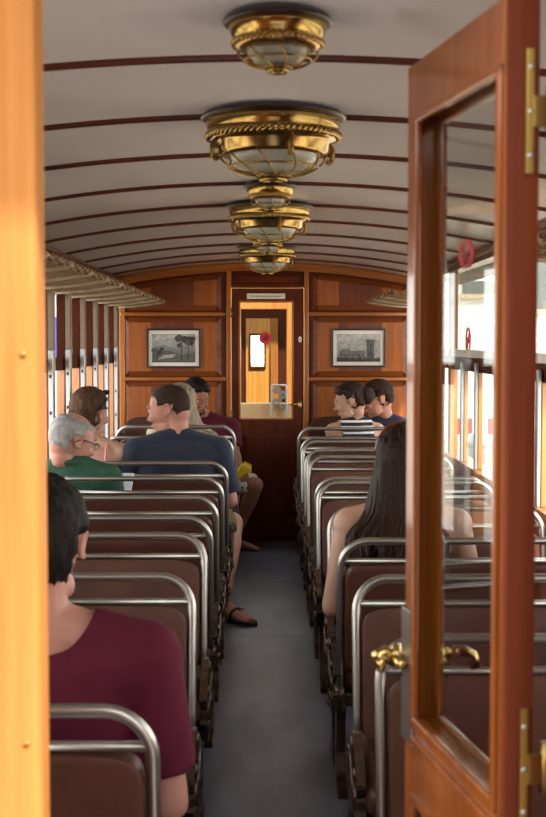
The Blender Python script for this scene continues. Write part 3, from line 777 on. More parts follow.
def smooth_remesh(mb, name, vox, mats, parent, it=4, cut=None, fac=.5):
    o = mb.build('tmp', mats, None, recalc=True)
    rm = o.modifiers.new('r', 'REMESH'); rm.mode = 'VOXEL'; rm.voxel_size = vox; rm.use_smooth_shade = True
    s = o.modifiers.new('s', 'SMOOTH'); s.iterations = it; s.factor = fac
    dg = bpy.context.evaluated_depsgraph_get(); dg.update()
    me = bpy.data.meshes.new_from_object(o.evaluated_get(dg)); me.name = name
    bpy.data.objects.remove(o)
    if cut:
        bm = bmesh.new(); bm.from_mesh(me)
        kill = [f for f in bm.faces if cut(f.calc_center_median())]
        bmesh.ops.delete(bm, geom=kill, context='FACES')
        bd = {}
        for e in bm.edges:
            if e.is_boundary:
                bd.setdefault(e.verts[0], []).append(e.verts[1]); bd.setdefault(e.verts[1], []).append(e.verts[0])
        for _ in range(14):
            new = {v: v.co*.4+sum((u.co for u in ns), V((0, 0, 0)))/len(ns)*.6 for v, ns in bd.items()}
            for v, c in new.items(): v.co = c
        bm.to_mesh(me); bm.free()
    w = wloc(parent); me.transform(Matrix.Translation(-w))
    for p in me.polygons: p.use_smooth = True
    me.materials.clear()
    for m in (mats if isinstance(mats, list) else [mats]): me.materials.append(m)
    q = bpy.data.objects.new(name, me); COL.objects.link(q); q.parent = parent
    return q
def thin(o, t=.004):
    m = o.modifiers.new('thickness', 'SOLIDIFY'); m.thickness = t; m.offset = -1; return o
def limb(mb, pts, rs, inf=0, seg=14):
    mb.tube(pts, [r+inf for r in rs], seg); mb.ell(pts[0], [rs[0]+inf]*3, None, seg, 10); mb.ell(pts[-1], [rs[-1]+inf]*3, None, seg, 10)
def mid(a, b, t): return V(a)*(1-t)+V(b)*t
class Person: pass
def person(label, skin, pel, nb, tyaw, hc, hyaw, hpitch, k=1.0, sh=.18, arms=None, legs=None, wide=1.0, bust=0, nk=None, hk=None, roll=0, vox=.0055, handcurl=.6):
    p = Person(); pel, nb, hc = V(pel), V(nb), V(hc)
    a = math.radians(tyaw); lat = V((math.cos(a), math.sin(a), 0)); fwd = V((-math.sin(a), math.cos(a), 0))
    p.lat, p.fwd, p.pel, p.nb, p.hc, p.k, p.sh, p.wide, p.bust = lat, fwd, pel, nb, hc, k, sh, wide, bust
    p.hk = hk or k; p.F = head_frame(hyaw, hpitch, roll); p.arms = arms; p.legs = legs
    mb = MB(); torso(mb, pel, nb, lat, k, sh, wide=wide, bust=bust)
    base = hc + p.F @ V((0, -.030, -.045))*p.hk; low_ = hc + p.F @ V((0, -.026, -.085))*p.hk
    nk = nk or (.86 if bust else 1)
    mb.tube([nb-V((0, 0, .04)), nb+V((0, 0, .02))+(low_-nb)*.1, low_, base], [.066*k, .056*k*nk, .052*k*nk, .052*k*nk], 16)
    add_head(mb, hc, p.F, p.hk)
    p.S = {s: nb+lat*((1 if s == 'R' else -1)*sh)-V((0, 0, .05*k)) for s in 'LR'}
    p.H = {s: pel+lat*((1 if s == 'R' else -1)*.088*k)+fwd*.02-V((0, 0, .02)) for s in 'LR'}
    for s in 'LR':
        e, w = V(arms[s][0]), V(arms[s][1])
        S = p.S[s]
        limb(mb, [S, mid(S, e, .35), mid(S, e, .8), e], [.052*k, .048*k, .039*k, .037*k])
        limb(mb, [e, mid(e, w, .3), mid(e, w, .75), w], [.037*k, .039*k, .030*k, .026*k])
        add_hand(mb, w, (w-e), arms[s][2] if len(arms[s]) > 2 else V((0, 0, 1)), k*.98, handcurl)
        kn, an, toe = V(legs[s][0]), V(legs[s][1]), V(legs[s][2])
        H = p.H[s]
        limb(mb, [H, mid(H, kn, .4), mid(H, kn, .85), kn], [.085*k, .078*k, .06*k, .056*k])
        limb(mb, [kn, mid(kn, an, .3), mid(kn, an, .7), an], [.055*k, .057*k, .042*k, .036*k])
        d = V((toe.x, toe.y, 0)).normalized(); ft = V((an.x, an.y, 0))
        z = lambda v: V((0, 0, v*k))
        l = V((-d.y, d.x, 0))
        mb.tube([ft-d*.055*k+z(.035), ft+d*.0*k+z(.045), ft+d*.09*k+z(.034), ft+d*.155*k+z(.024), ft+d*.20*k+z(.018)], [.030*k, .037*k, .044*k, .047*k, .030*k], 14, lat=l, ry=[.032*k, .042*k, .032*k, .022*k, .014*k])
        mb.ell(ft-d*.05*k+z(.033), (.03*k, .03*k, .03*k), None, 12, 8)
    root = bpy.data.objects.new('person', None); COL.objects.link(root); root.location = (pel.x, pel.y, 0)
    tag(root, label, 'person'); p.root = root
    smooth_remesh(mb, 'body', vox, skin, root, 6, None, .5)
    for s in (-1, 1):
        c = hc+p.F@(V((s*.029, .0785, .009))*p.hk)
        eb = MB(); eb.ell(c, [.0105*p.hk]*3, None, 12, 8); eb.slot = 1; eb.ell(c+p.F@(V((0, .0068, -.001))*p.hk), [.0056*p.hk]*3, None, 10, 6)
        eb.build('eye', [M['eye'], M['iris']], root)
    return p
def shirt(p, mat, sleeve=.75, inf=.013, cut=None, name='shirt', low=True, vox=.0075, extra=None, it=5):
    mb = MB(); torso(mb, p.pel, p.nb, p.lat, p.k, p.sh, inf, low, p.wide, p.bust)
    if sleeve:
        for s in 'LR':
            S, e = p.S[s], V(p.arms[s][0]); t = min(sleeve, 1)
            pts = [S, mid(S, e, .35*t), mid(S, e, t)]
            rs = [.055*p.k, .053*p.k, .050*p.k]
            mb.tube(pts, [r+inf for r in rs], 18)
            if sleeve > 1:
                w = V(p.arms[s][1]); mb.ell(e, [.042*p.k+inf]*3); mb.tube([e, mid(e, w, sleeve-1)], [.042*p.k+inf, .034*p.k+inf], 14)
    if extra: extra(mb)
    return smooth_remesh(mb, name, vox, mat, p.root, it, cut)
def shorts(p, mat, t=.85, inf=.013, name='shorts', vox=.0085):
    mb = MB(); k = p.k
    mb.ell(p.pel, (.175*k+inf, .14*k+inf, .12*k+inf), Rz(math.atan2(p.lat.y, p.lat.x)))
    for s in 'LR':
        H, kn, an = p.H[s], V(p.legs[s][0]), V(p.legs[s][1])
        if t <= 1: mb.tube([H, mid(H, kn, .4*t), mid(H, kn, t)], [.088*k+inf, .082*k+inf, .068*k+inf*1.6], 18); mb.ell(H, [.088*k+inf]*3)
        else:
            limb(mb, [H, mid(H, kn, .4), kn], [.087*k, .08*k, .062*k], inf); mb.tube([kn, mid(kn, an, .5), mid(kn, an, t-1)], [.062*k+inf, .06*k+inf, .055*k+inf], 16)
    return smooth_remesh(mb, name, vox, mat, p.root, 4)
def hair_cap(p, mat, face=.30, nape=-.45, thick=.014, bald=0, name='hair', extra=None, earcut=True, seed=1, fuzz=.003, strands=0, build=True, low=.5):
    """closed hair volume: bulges outside the skull where hair grows, sinks inside it elsewhere"""
    c = p.hc; F = p.F; k = p.hk; nu, nv = 72, 48; vs = []; fs = []
    cc = V((0, -.012, .033)); rr = V((.075, .096, .085))
    for i in range(nv+1):
        th = -PI/2+PI*i/nv
        for j in range(nu):
            ph = 2*PI*j/nu
            d = V((math.cos(th)*math.cos(ph), math.cos(th)*math.sin(ph), math.sin(th)))
            m = 1.0
            hl = low - .25*abs(d.x)
            jag = noise.noise(V((d.x*11, d.y*11, d.z*11))+V((seed*3, 1, 2)))*.16
            def ss(x, w=.16): return max(0, min(1, (x+jag*.6)/w+.5))
            face_in = ss(d.y-face)*ss(hl-d.z)
            m *= 1-face_in
            m *= 1-ss(nape-d.z, .3)
            if earcut: m *= 1-ss(abs(d.x)-.72)*ss(-.12-d.z)*ss(d.y+.35)
            if bald: m *= 1-bald*ss(d.z-.70+.30*min(0, d.y), .5)
            nz = noise.noise(V((d.x*9, d.y*9, d.z*3))+V((seed, 0, 0)))*fuzz + noise.noise(V((d.x*30, d.y*30, d.z*8))+V((seed, 4, 0)))*fuzz*.5
            t = (thick+nz)*m - .012*(1-m)**.8
            q = cc+V((rr.x*d.x, rr.y*d.y, rr.z*d.z))*1.0 + d*t
            if d.z < 0 and d.y < .35: q.z += d.z*.034*min(1, (.35-d.y)*2); q.y -= -d.z*.0*d.y
            vs.append(c+F@(q*k))
    for i in range(nv):
        for j in range(nu):
            j2 = (j+1) % nu; fs.append((i*nu+j, i*nu+j2, (i+1)*nu+j2, (i+1)*nu+j))
    mb = MB(); mb.add(vs, fs, True)
    if extra: extra(mb)
    if not build: return mb
    return mb.build(name, mat, p.root)

Y = lambda *a: V(a)
# 1 person in maroon, near left
p = person('person with short dark hair in a maroon top, seen from behind beside the near post', M['skin2'], (-.46, 2.50, .49), (-.435, 2.50, .915), 0, (-.437, 2.53, 1.078), 0, 4, 1.10, .205,
    arms={'R': ((-.185, 2.50, .575), (-.25, 2.72, .53)), 'L': ((-.69, 2.52, .58), (-.62, 2.74, .53))},
    legs={'R': ((-.33, 2.96, .47), (-.33, 2.97, .09), (.1, 1, 0)), 'L': ((-.58, 2.96, .47), (-.58, 2.97, .09), (-.1, 1, 0))}, wide=1.05, hk=1.08)
nb1 = p.nb.copy()
thin(shirt(p, M['maroon'], .78, .012, cut=lambda c, n=nb1: ((c-(n+V((0, .0, .03)))).length < .115), name='shirt'))
shorts(p, M['darktrouser'], 1.9, .012, 'trousers')
hair_cap(p, M['hdark'], .35, -.86, .014, seed=2, fuzz=.005)
# 2 grey-haired man with glasses
p = person('grey-haired man in glasses and a green shirt, bent over a white phone', M['skin2'], (-.90, 6.22, .48), (-.905, 6.16, .875), -10, (-.905, 6.17, .998), -52, 18, 1.03, .175,
    arms={'R': ((-.70, 6.16, .615), (-.73, 6.27, .685), (0, -.6, .8)), 'L': ((-1.0, 6.27, .58), (-.86, 6.40, .60))},
    legs={'R': ((-.80, 6.52, .48), (-.80, 6.50, .09), (0, 1, 0)), 'L': ((-.97, 6.52, .48), (-.97, 6.50, .09), (0, 1, 0))}, hk=1.12)
def collar(mb, p=p):
    mb.tube([p.nb+V((.075*math.cos(t), .068*math.sin(t), .012+.02*math.sin(-t))) for t in [i*2*PI/18 for i in range(18)]], .013, 8, closed=True)
shirt(p, M['green'], .8, .013, extra=collar)
shorts(p, M['darktrouser'], 1.8, .011, 'trousers')
hair_cap(p, M['hgrey'], .22, -.80, .008, bald=.85, seed=5, fuzz=.003)
pg = empty('glasses', p.hc+p.F@(V((0, .1, .01))*p.hk), 'dark framed glasses worn by the grey-haired man in green', 'glasses')
for s in (-1, 1):
    MB().tube([p.hc+p.F@(V((s*.031+.020*math.cos(t), .102, .007+.014*math.sin(t)))*p.hk) for t in [i*2*PI/16 for i in range(16)]], .0026, 6, closed=True).build('lens_rim', M['nickel'], pg)
    MB().tube([p.hc+p.F@(V(q)*p.hk) for q in ((s*.054, .105, .010), (s*.074, .06, .012), (s*.083, -.005, .012), (s*.084, -.035, -.005))], .0026, 6).build('temple', M['ink'], pg)
MB().tube([p.hc+p.F@(V(q)*p.hk) for q in ((-.010, .108, .008), (0, .112, .010), (.010, .108, .008))], .0026, 6).build('bridge', M['ink'], pg)
ph = empty('smartphone', (-.683, 6.36, .757), 'white smartphone in the hand of the grey-haired man in green', 'phone')
R_ = Rz(math.radians(-14)) @ Matrix.Rotation(math.radians(-25), 3, 'X')
t_ = MB().box(-.042, .042, -.004, .004, -.03, .075, .006); q_ = MB(); q_.add([V((-.683, 6.36, .757))+R_@V(v) for v in t_.v], t_.f); q_.build('body', M['phone'], ph)
t_ = MB().box(-.037, .037, -.0048, -.0038, -.018, .063); q_ = MB(); q_.add([V((-.683, 6.36, .757))+R_@V(v) for v in t_.v], t_.f); q_.build('screen', simple('phone_screen', '#e4edf6', .15), ph)
# 3 woman with sunglasses on her head, by the window
p = person('woman with tied brown hair and bare shoulders by the left windows', M['skin'], (-.93, 6.97, .48), (-.915, 6.95, .925), -8, (-.928, 6.98, 1.085), -28, 6, .98, .165,
    arms={'R': ((-.71, 6.98, .64), (-.75, 7.15, .55)), 'L': ((-1.0, 7.02, .64), (-.92, 7.2, .55))},
    legs={'R': ((-.83, 7.27, .48), (-.83, 7.26, .09), (0, 1, 0)), 'L': ((-.97, 7.27, .48), (-.97, 7.26, .09), (0, 1, 0))}, bust=1, hk=1.1)
thin(shirt(p, M['pink'], 0, .009, cut=lambda c, z=p.nb.z: c.z > z-.16, name='camisole'))
for s in (-1, 1):
    st = MB(); b0 = p.nb+p.lat*s*.085
    st.tube([b0+V((0, -.118, -.17)), b0+V((0, -.11, -.08)), b0+V((0, -.06, -.005)), b0+V((0, 0, .018)), b0+V((0, .06, -.01)), b0+V((0, .115, -.10)), b0+V((0, .125, -.17))], .007, 6)
    st.build('shoulder_strap', M['pink'], p.root)
shorts(p, M['cream'], .8, .012)
def bun(mb, p=p):
    for i in range(26):
        a = random.uniform(-1, 1); mb.tube([p.hc+p.F@(V((a*.05, -.09, .03+random.uniform(-.02, .03)))*p.hk), p.hc+p.F@(V((a*.03, -.125, -.02))*p.hk), p.hc+p.F@(V((a*.022, -.115, -.08))*p.hk), p.hc+p.F@(V((a*.03, -.10, -.115))*p.hk)], [.014, .014, .011, .004], 6)
hair_cap(p, M['hmid'], .30, -.8, .015, seed=9, fuzz=.006, extra=bun)
def sunglasses(p, lab):
    g = empty('sunglasses', p.hc+p.F@(V((0, .06, .11))*p.hk), lab, 'sunglasses')
    for s in (-1, 1):
        o = p.hc+p.F@(V((s*.034, .062, .108))*p.hk)
        MB().ell(o, (.029*p.hk, .008*p.hk, .023*p.hk), p.F@Matrix.Rotation(-.9, 3, 'X'), 16, 8).build('lens', M['lens'], g)
        MB().tube([p.hc+p.F@(V(q)*p.hk) for q in ((s*.060, .060, .108), (s*.083, .03, .09), (s*.094, -.02, .05), (s*.094, -.04, .02))], .004, 6).build('temple', M['lens'], g)
    MB().tube([p.hc+p.F@(V(q)*p.hk) for q in ((-.012, .066, .112), (.012, .066, .112))], .004, 6).build('bridge', M['nickel'], g)
sunglasses(p, 'dark sunglasses pushed up on the brown-haired woman by the left windows')
# 4 man in navy with a leg in the aisle
p = person('man with cropped brown hair, navy t-shirt and khaki shorts, one sandalled leg in the aisle', M['skin2'], (-.47, 6.93, .49), (-.455, 6.92, .945), 8, (-.505, 6.95, 1.108), 76, 14, 1.12, .215,
    arms={'R': ((-.175, 6.94, .62), (-.26, 7.15, .58)), 'L': ((-.74, 6.97, .62), (-.64, 7.17, .58))},
    legs={'R': ((-.172, 7.10, .475), (-.212, 6.86, .09), (.66, -.75, 0)), 'L': ((-.50, 7.26, .49), (-.50, 7.22, .09), (0, 1, 0))}, wide=1.1, hk=1.12)
shirt(p, M['navy'], .85, .013)
shorts(p, M['khaki'], .93, .010)
hair_cap(p, M['hshort'], .48, -.78, .0035, bald=.12, seed=11, fuzz=.0012, low=.62)
for s in 'LR':
    an, d = V(p.legs[s][1]), V(p.legs[s][2]).normalized(); l = V((-d.y, d.x, 0)); ft = V((an.x, an.y, 0))
    sd = MB(); pts = [(-.075, .032), (-.03, .040), (.06, .044), (.14, .052), (.20, .042), (.235, .015)]
    poly = [ft+d*a*1.1+l*b*1.1 for a, b in pts]+[ft+d*a*1.1-l*b*1.1 for a, b in reversed(pts)]
    nn = len(poly); sd.add([q+V((0, 0, .001)) for q in poly]+[q+V((0, 0, .017)) for q in poly], [tuple(range(nn)), tuple(range(nn, 2*nn))[::-1]]+[(i, (i+1) % nn, nn+(i+1) % nn, nn+i) for i in range(nn)])
    sd.tube([ft+d*.12+l*.055+V((0, 0, .015)), ft+d*.115+l*.035+V((0, 0, .055)), ft+d*.115+V((0, 0, .068)), ft+d*.115-l*.035+V((0, 0, .055)), ft+d*.12-l*.055+V((0, 0, .015))], .011, 8)
    sd.tube([ft+d*.115+V((0, 0, .066)), ft+d*.19+V((0, 0, .034))], .008, 8)
    sd.build('sandal', M['rubber'], p.root)
# 5 blonde woman
p = person('woman with long loose blonde hair beyond the man with cropped hair and navy t-shirt', M['skin'], (-.58, 8.76, .48), (-.565, 8.74, .90), 5, (-.552, 8.75, 1.05), -10, 8, .95, .155,
    arms={'R': ((-.37, 8.76, .62), (-.45, 8.92, .55)), 'L': ((-.76, 8.78, .62), (-.68, 8.92, .55))},
    legs={'R': ((-.48, 8.98, .46), (-.48, 8.98, .09), (0, .5, 0)), 'L': ((-.66, 8.98, .46), (-.66, 8.98, .09), (0, .5, 0))}, bust=1, hk=1.08)
shirt(p, M['cream'], .5, .011); shorts(p, M['darktrouser'], .9, .011)
def long_strands(p, n, z_end, spread, shift, rad, back=.07, seed=3, sides=1.0, thick=(.016, .004)):
    rnd = random.Random(seed)
    def f(mb):
        for i in range(n):
            a = rnd.uniform(-1, 1)*sides*PI*.62; x0 = math.sin(a); y0 = -math.cos(a)
            ht = rnd.uniform(.04, .125)
            s0 = V((x0*.072, y0*.09-.012, ht*.8)) if abs(a) > .2 else V((x0*.06, y0*.09-.01, ht))
            p0 = p.hc+p.F@(s0*p.hk)
            p1 = p.hc+p.F@(V((x0*.088, y0*.108-.012, -.02))*p.hk)
            p2 = V((p.hc.x+x0*spread*.8+shift[0]*.4, p.nb.y+y0*back*1.15+shift[1]*.4, p.nb.z-.01+rnd.uniform(-.01, .01)))
            ze = z_end+rnd.uniform(0, .10)
            p3 = V((p.hc.x+x0*spread*1.05+shift[0]+rnd.uniform(-.015, .015), p.nb.y+y0*back*1.5+shift[1]-.015+rnd.uniform(-.01, .01), (p2.z+ze)/2))
            p4 = V((p.hc.x+x0*spread*.95+shift[0]*1.25+rnd.uniform(-.025, .025), p3.y+rnd.uniform(-.01, .01), ze))
            pts = []
            ctrl = [p0, p1, p2, p3, p4]
            for q in range(4):
                for t in (0, .33, .67):
                    A = ctrl[max(q-1, 0)]; B = ctrl[q]; C = ctrl[q+1]; D = ctrl[min(q+2, 4)]
                    pts.append(.5*((2*B)+(C-A)*t+(2*A-5*B+4*C-D)*t*t+(3*B-A-3*C+D)*t**3))
            pts.append(p4)
            rs = [thick[0]*(.7+.3*math.sin(min(1, i2/4)*PI/2))*(1-.75*(i2/(len(pts)-1))**2) for i2 in range(len(pts))]
            mb.tube(pts, rs, 6)
    return f
hair_cap(p, M['hblond'], .32, -.75, .016, seed=21, fuzz=.006, earcut=False, extra=long_strands(p, 110, .72, .135, (.09, -.02), .1, .085, 5))
# 6 bearded man facing the camera with a knee in the aisle
p = person('dark-haired bearded man in maroon facing this way, one bare knee in the aisle', M['skin3'], (-.42, 9.27, .49), (-.405, 9.29, .905), 180, (-.475, 9.22, 1.075), 214, 22, 1.0, .18,
    arms={'L': ((-.20, 9.17, .68), (-.165, 9.06, .60), (-.4, -.3, .6)), 'R': ((-.62, 9.16, .66), (-.50, 9.10, .90))},
    legs={'L': ((-.052, 9.0, .475), (-.205, 9.14, .09), (.9, -.5, 0)), 'R': ((-.46, 8.97, .48), (-.46, 9.05, .09), (0, -1, 0))}, hk=1.06)
shirt(p, M['maroon'], .8, .012); shorts(p, M['floral'], .93, .008)
def beard(mb, p=p):
    mb.ell(p.hc+p.F@(V((0, .048, -.085))*p.hk), [.056*p.hk, .056*p.hk, .038*p.hk], p.F)
    mb.ell(p.hc+p.F@(V((0, .082, -.045))*p.hk), [.03*p.hk, .016*p.hk, .007*p.hk], p.F)
hair_cap(p, M['hdark'], .30, -.75, .016, seed=31, fuzz=.006, extra=beard)
yp_ = empty('snack_packet', (-.137, 9.0, .562), 'crumpled yellow packet held above the bare knee in the aisle', 'packet')
t_ = MB(); t_.ell((0, 0, 0), (.044, .02, .062), None, 22, 16, .5, .6)
R_ = Matrix.Rotation(math.radians(28), 3, 'Y')
q_ = MB(); q_.add([V((-.137, 9.0, .562))+R_@(V(v)+V((noise.noise(V(v)*40)*.006, noise.noise(V(v)*40+V((5, 0, 0)))*.006, 0))) for v in t_.v], t_.f, True); q_.build('wrapper', M['yellow'], yp_)
q_ = MB(); q_.box(-.03, .03, -.002, .002, .055, .075); u_ = MB(); u_.add([V((-.137, 9.0, .562))+R_@V(v) for v in q_.v], q_.f); u_.build('seal', M['yellow'], yp_)
# 7 woman in stripes
p = person('woman with pinned-up dark hair in a black and white striped top', M['skin'], (.64, 9.07, .47), (.645, 9.09, .895), 12, (.608, 9.08, 1.052), 84, 16, 1.0, .158,
    arms={'L': ((.49, 9.07, .64), (.55, 9.22, .56)), 'R': ((.82, 9.10, .64), (.74, 9.22, .56))},
    legs={'L': ((.54, 9.26, .44), (.54, 9.25, .09), (0, .4, 0)), 'R': ((.72, 9.26, .44), (.72, 9.25, .09), (0, .4, 0))}, bust=1, hk=1.06)
sq = p.nb.copy()
thin(shirt(p, M['stripes'], 0, .011, cut=lambda c, n=sq, P=p: abs((c-n).dot(P.lat)) > .115 and c.z > n.z-.12, name='striped_top'))
shorts(p, M['darktrouser'], .9, .011)
def bun2(mb, p=p):
    mb.ell(p.hc+p.F@(V((.0, -.115, .01))*p.hk), [.058*p.hk, .05*p.hk, .055*p.hk], p.F)
    for i in range(16):
        a = i*2*PI/16; mb.tube([p.hc+p.F@(V((.045*math.cos(a), -.08, .01+.045*math.sin(a)))*p.hk), p.hc+p.F@(V((.052*math.cos(a), -.12, .01+.05*math.sin(a)))*p.hk), p.hc+p.F@(V((.02*math.cos(a), -.165, .01+.02*math.sin(a)))*p.hk)], .012, 6)
hair_cap(p, M['hbrown'], .30, -.72, .015, seed=41, fuzz=.005, extra=bun2)
sunglasses(p, 'sunglasses pushed up on the woman in the striped top')
# 8 man beside her
p = person('short-haired man in dark navy seated right behind the woman in stripes', M['skin2'], (.86, 9.28, .47), (.88, 9.28, .90), 0, (.815, 9.25, 1.062), 98, 14, 1.0, .17,
    arms={'L': ((.70, 9.24, .64), (.72, 9.14, .56)), 'R': ((1.0, 9.24, .64), (.96, 9.14, .56))},
    legs={'L': ((.80, 9.30, .40), (.80, 9.22, .09), (0, -.4, 0)), 'R': ((.96, 9.30, .40), (.96, 9.22, .09), (0, -.4, 0))}, hk=1.06)
shirt(p, M['navy'], .8, .012); shorts(p, M['darktrouser'], .9, .011)
hair_cap(p, M['hshort'], .34, -.70, .015, seed=51, fuzz=.006)
# 9 woman with very long hair
p = person('woman with very long straight dark brown hair and bare arms, seen from behind', M['skin'], (.47, 4.33, .48), (.465, 4.30, .915), -3, (.472, 4.33, 1.06), -8, 2, 1.0, .175,
    arms={'L': ((.232, 4.30, .59), (.36, 4.48, .54)), 'R': ((.71, 4.30, .60), (.60, 4.48, .55))},
    legs={'L': ((.37, 4.62, .44), (.37, 4.60, .09), (0, .4, 0)), 'R': ((.57, 4.62, .44), (.57, 4.60, .09), (0, .4, 0))}, bust=1, hk=1.02)
thin(shirt(p, M['black'], 0, .010, cut=lambda c, n=p.nb.copy(), P=p: abs((c-n).dot(P.lat)) > .10 and c.z > n.z-.14, name='tank_top'))
shorts(p, M['darktrouser'], .8, .012)
hair_cap(p, M['hlong'], .30, -.8, .017, seed=61, fuzz=.005, earcut=False, extra=long_strands(p, 260, .70, .145, (-.03, -.03), .1, .10, 8, thick=(.015, .004)))
hb = MB(); hb.tube([p.hc+p.F@(V((.094*math.cos(t), .02, .036+.106*math.sin(t)))*p.hk) for t in [i*PI/18 for i in range(19)]], .006, 8)
hbo = hb.build('hairband', M['headband']); tag(hbo, 'reddish tortoise hairband on top of the long dark brown hair', 'hairband')

# ------------------------------------------------------------------ outside
g = struct(MB().box(-70, 70, -40, 140, -1.25, -1.05).build('ground', M['ground']))
def building(x0, x1, y0, y1, h, lab, wins):
    r = empty('building', ((x0+x1)/2, y0, -1.05), lab, 'building', 'buildings beside the track')
    MB().box(x0, x1, y0, y1, -1.05, h).build('wall', M['plaster'], r)
    MB().box(x0-.2, x1+.2, y0-.2, y1+.2, h, h+.25).build('roof_edge', M['stone'], r)
    for (a, b_, c, d_) in wins:
        w = MB().box(a, b_, y0-.06, y0+.02, c, d_).build('window', M['shutter'], r)
        MB().box(a-.06, b_+.06, y0-.1, y0, c-.1, c).build('sill', M['stone'], w)
building(3.9, 12, 30, 38, 6.5, 'white plastered building seen through the right windows', [(4.6, 5.35, 2.55, 2.85), (6.2, 7.2, 2.2, 3.4)])
building(2.6, 3.6, 52, 60, 7.0, 'pale building farther back beyond the white one', [(2.9, 3.2, 1.5, 2.4)])
building(-16, -5.5, 40, 50, 7, 'white building beside the track on the left', [(-8, -7, 1, 2.4), (-11, -10, 1, 2.4)])
tag(MB().box(2.4, 9, 26.5, 26.9, -1.05, -.55, .04).build('stone_wall', M['stone']), 'low pale stone wall in front of the white building', 'wall')
r = empty('traffic_barrier', (4.0, 24, -1.05), 'red and white striped barrier outside the right windows', 'barrier')
for i in range(6): MB().box(3.3+i*.28, 3.3+(i+1)*.28, 23.9, 24.0, -.25, .05).build('barrier_board', M['barred'] if i % 2 else M['barwhite'], r)
for x in (3.5, 4.8): MB().tube([(x, 23.95, -1.05), (x, 23.95, -.2)], .04).build('leg', M['barwhite'], r)
r = empty('waste_bin', (3.95, 22.5, -1.05), 'grey domed waste bin behind the striped barrier', 'bin')
MB().lathe([(.2, 0), (.25, .7), (.25, .75)], 24, (3.75, 22.5, -1.05)).build('bin_body', M['greybin'], r)
MB().ell((3.75, 22.5, -.3), (.27, .27, .2)).build('lid', M['greybin'], r)
r = empty('signpost', (-4.3, 26, -1.05), 'blue panel on a post outside the left windows', 'sign')
MB().tube([(-4.3, 26, -1.05), (-4.3, 26, 1.9)], .05).build('post', M['greybin'], r); MB().box(-4.75, -3.85, 25.9, 25.94, 1.1, 1.95).build('sign_panel', M['bluesign'], r)

# next carriage beyond the far door
r = empty('railway_carriage', (0, 10.6, 0), 'orange varnished wooden carriage seen through the far door pane', 'carriage')
MB().box(-1.1, 1.15, 9.68, 14.5, -.15, -.03).build('platform_floor', M['floor'], r)
MB().box(-.62, .66, 10.30, 10.34, .05, .985, .01).build('gate_panel', M['ivorypaint'], r)
b = MB(); b.box(-1.1, -.185, 10.95, 11.0, 0, 2.05); b.box(.26, 1.15, 10.95, 11.0, 0, 2.05); b.box(-.185, .26, 10.95, 11.0, 1.74, 2.05); b.build('end_wall', M['car'], r)
b = MB(); b.box(-.20, -.185, 10.90, 11.02, 0, 1.80, .004); b.box(.198, .26, 10.90, 11.02, 0, 1.80, .006); b.box(-.2, .2, 10.9, 11.02, 1.74, 1.81, .006); b.build('door_surround', M['jamb'], r)
b = MB(); b.box(-.75, -.70, 11.0, 14, 0, 2.0); b.box(.70, .75, 11, 14, 0, 2.0); b.box(-.7, -.16, 13.0, 13.05, 0, 2.0); b.box(.14, .7, 13.0, 13.05, 0, 2.0); b.box(-.16, .14, 13.0, 13.05, 1.69, 2.0); b.build('inner_wall', M['dull'], r)
b = MB(); b.box(-.75, .75, 10.9, 11.45, 2.0, 2.05); b.box(-.75, .75, 12.6, 13.1, 2.0, 2.05); b.build('carriage_roof', M['roofm'], r)  # unseen roof pieces; gap between them shaped to let sun onto inner door
b = MB(); b.box(-.17, -.12, 12.98, 13.03, 0, 1.70); b.box(.01, .15, 12.98, 13.03, 0, 1.70); b.box(-.12, .01, 12.98, 13.03, 1.53, 1.70); b.box(-.12, .01, 12.98, 13.03, 0, 1.22); b.build('inner_door', M['car'], r)
b = MB()
for q in ((-.137, -.12, 1.20, 1.55), (.01, .027, 1.20, 1.55), (-.12, .01, 1.53, 1.55), (-.12, .01, 1.20, 1.22)): b.box(q[0], q[1], 12.96, 13.04, q[2], q[3], .003)
b.build('window_bead', M['dull'], r)
MB().box(-.12, .01, 13.00, 13.005, 1.22, 1.53).build('pane', M['glass'], r)
MB().box(.075, .15, 12.955, 12.98, 0, 1.70, .004).build('door_stile', M['jamb'], r)
b = MB()
for (cx, cz, rr) in ((.11, .99, .036), (.155, 1.045, .036), (.11, 1.085, .028), (.155, .95, .028)):
    b.tube([(cx+rr*(1-i/40)*math.cos(i*.4), 10.28, cz+rr*(1-i/40)*math.sin(i*.4)) for i in range(32)], .006, 6)
b.tube([(.07, 10.28, .5), (.07, 10.28, 1.125)], .008); b.tube([(.185, 10.28, .5), (.185, 10.28, 1.125)], .008); b.tube([(.07, 10.28, 1.125), (.185, 10.28, 1.125)], .008)
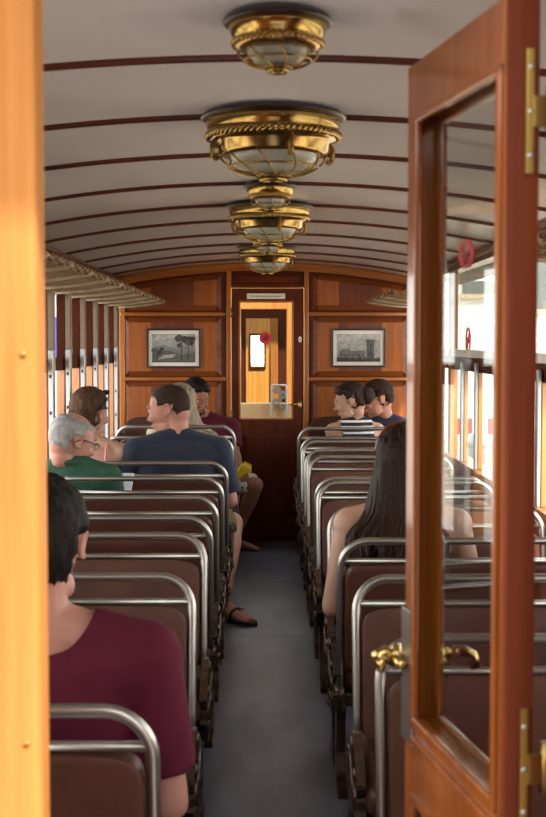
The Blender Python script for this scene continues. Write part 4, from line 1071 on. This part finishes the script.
b.build('scroll_railing', M['ironwork'], r)

# ------------------------------------------------------------------ light
wd = bpy.data.worlds.new('World'); sc.world = wd; wd.use_nodes = True
t = wd.node_tree; bg = t.nodes['Background']; bg.inputs[0].default_value = (.80, .90, 1.0, 1); bg.inputs[1].default_value = 1.0
tc = t.nodes.new('ShaderNodeTexCoord'); sx = t.nodes.new('ShaderNodeSeparateXYZ'); cr = t.nodes.new('ShaderNodeValToRGB')
cr.color_ramp.elements[0].position = .0; cr.color_ramp.elements[0].color = (2.7, 2.75, 2.75, 1)
cr.color_ramp.elements[1].position = .9; cr.color_ramp.elements[1].color = (.75, .92, 1.15, 1)
t.links.new(tc.outputs['Generated'], sx.inputs[0]); t.links.new(sx.outputs['Z'], cr.inputs[0]); t.links.new(cr.outputs[0], bg.inputs[0])
sd = V((.40, -.55, .85)).normalized()
su = bpy.data.lights.new('sun', 'SUN'); su.energy = 4.6; su.angle = math.radians(3); su.color = (1, .93, .82)
so = bpy.data.objects.new('sun', su); COL.objects.link(so); so.rotation_euler = sd.to_track_quat('Z', 'Y').to_euler(); so.location = sd*20

# ------------------------------------------------------------------ camera
cam = bpy.data.cameras.new('camera'); co = bpy.data.objects.new('camera', cam); COL.objects.link(co)
FPX = 1300.
cam.sensor_fit = 'VERTICAL'; cam.sensor_height = 24; cam.lens = FPX/817*24
co.location = (0, 0, 1.475)
co.rotation_euler = (PI/2-math.atan(67.5/FPX), 0, -math.atan(10/FPX))
cam.clip_start = .05; cam.clip_end = 500
cam.dof.use_dof = True; cam.dof.focus_distance = 6.6; cam.dof.aperture_fstop = cam.lens/6.5
sc.camera = co
sc.view_settings.view_transform = 'Standard'; sc.view_settings.look = 'None'; sc.view_settings.gamma = 1; sc.view_settings.exposure = 1.25
sc.view_settings.use_curve_mapping = False
sc.cycles.max_bounces = 10; sc.cycles.diffuse_bounces = 6; sc.cycles.transparent_max_bounces = 16; sc.cycles.caustics_reflective = False; sc.cycles.caustics_refractive = False
sc.cycles.sample_clamp_indirect = 8
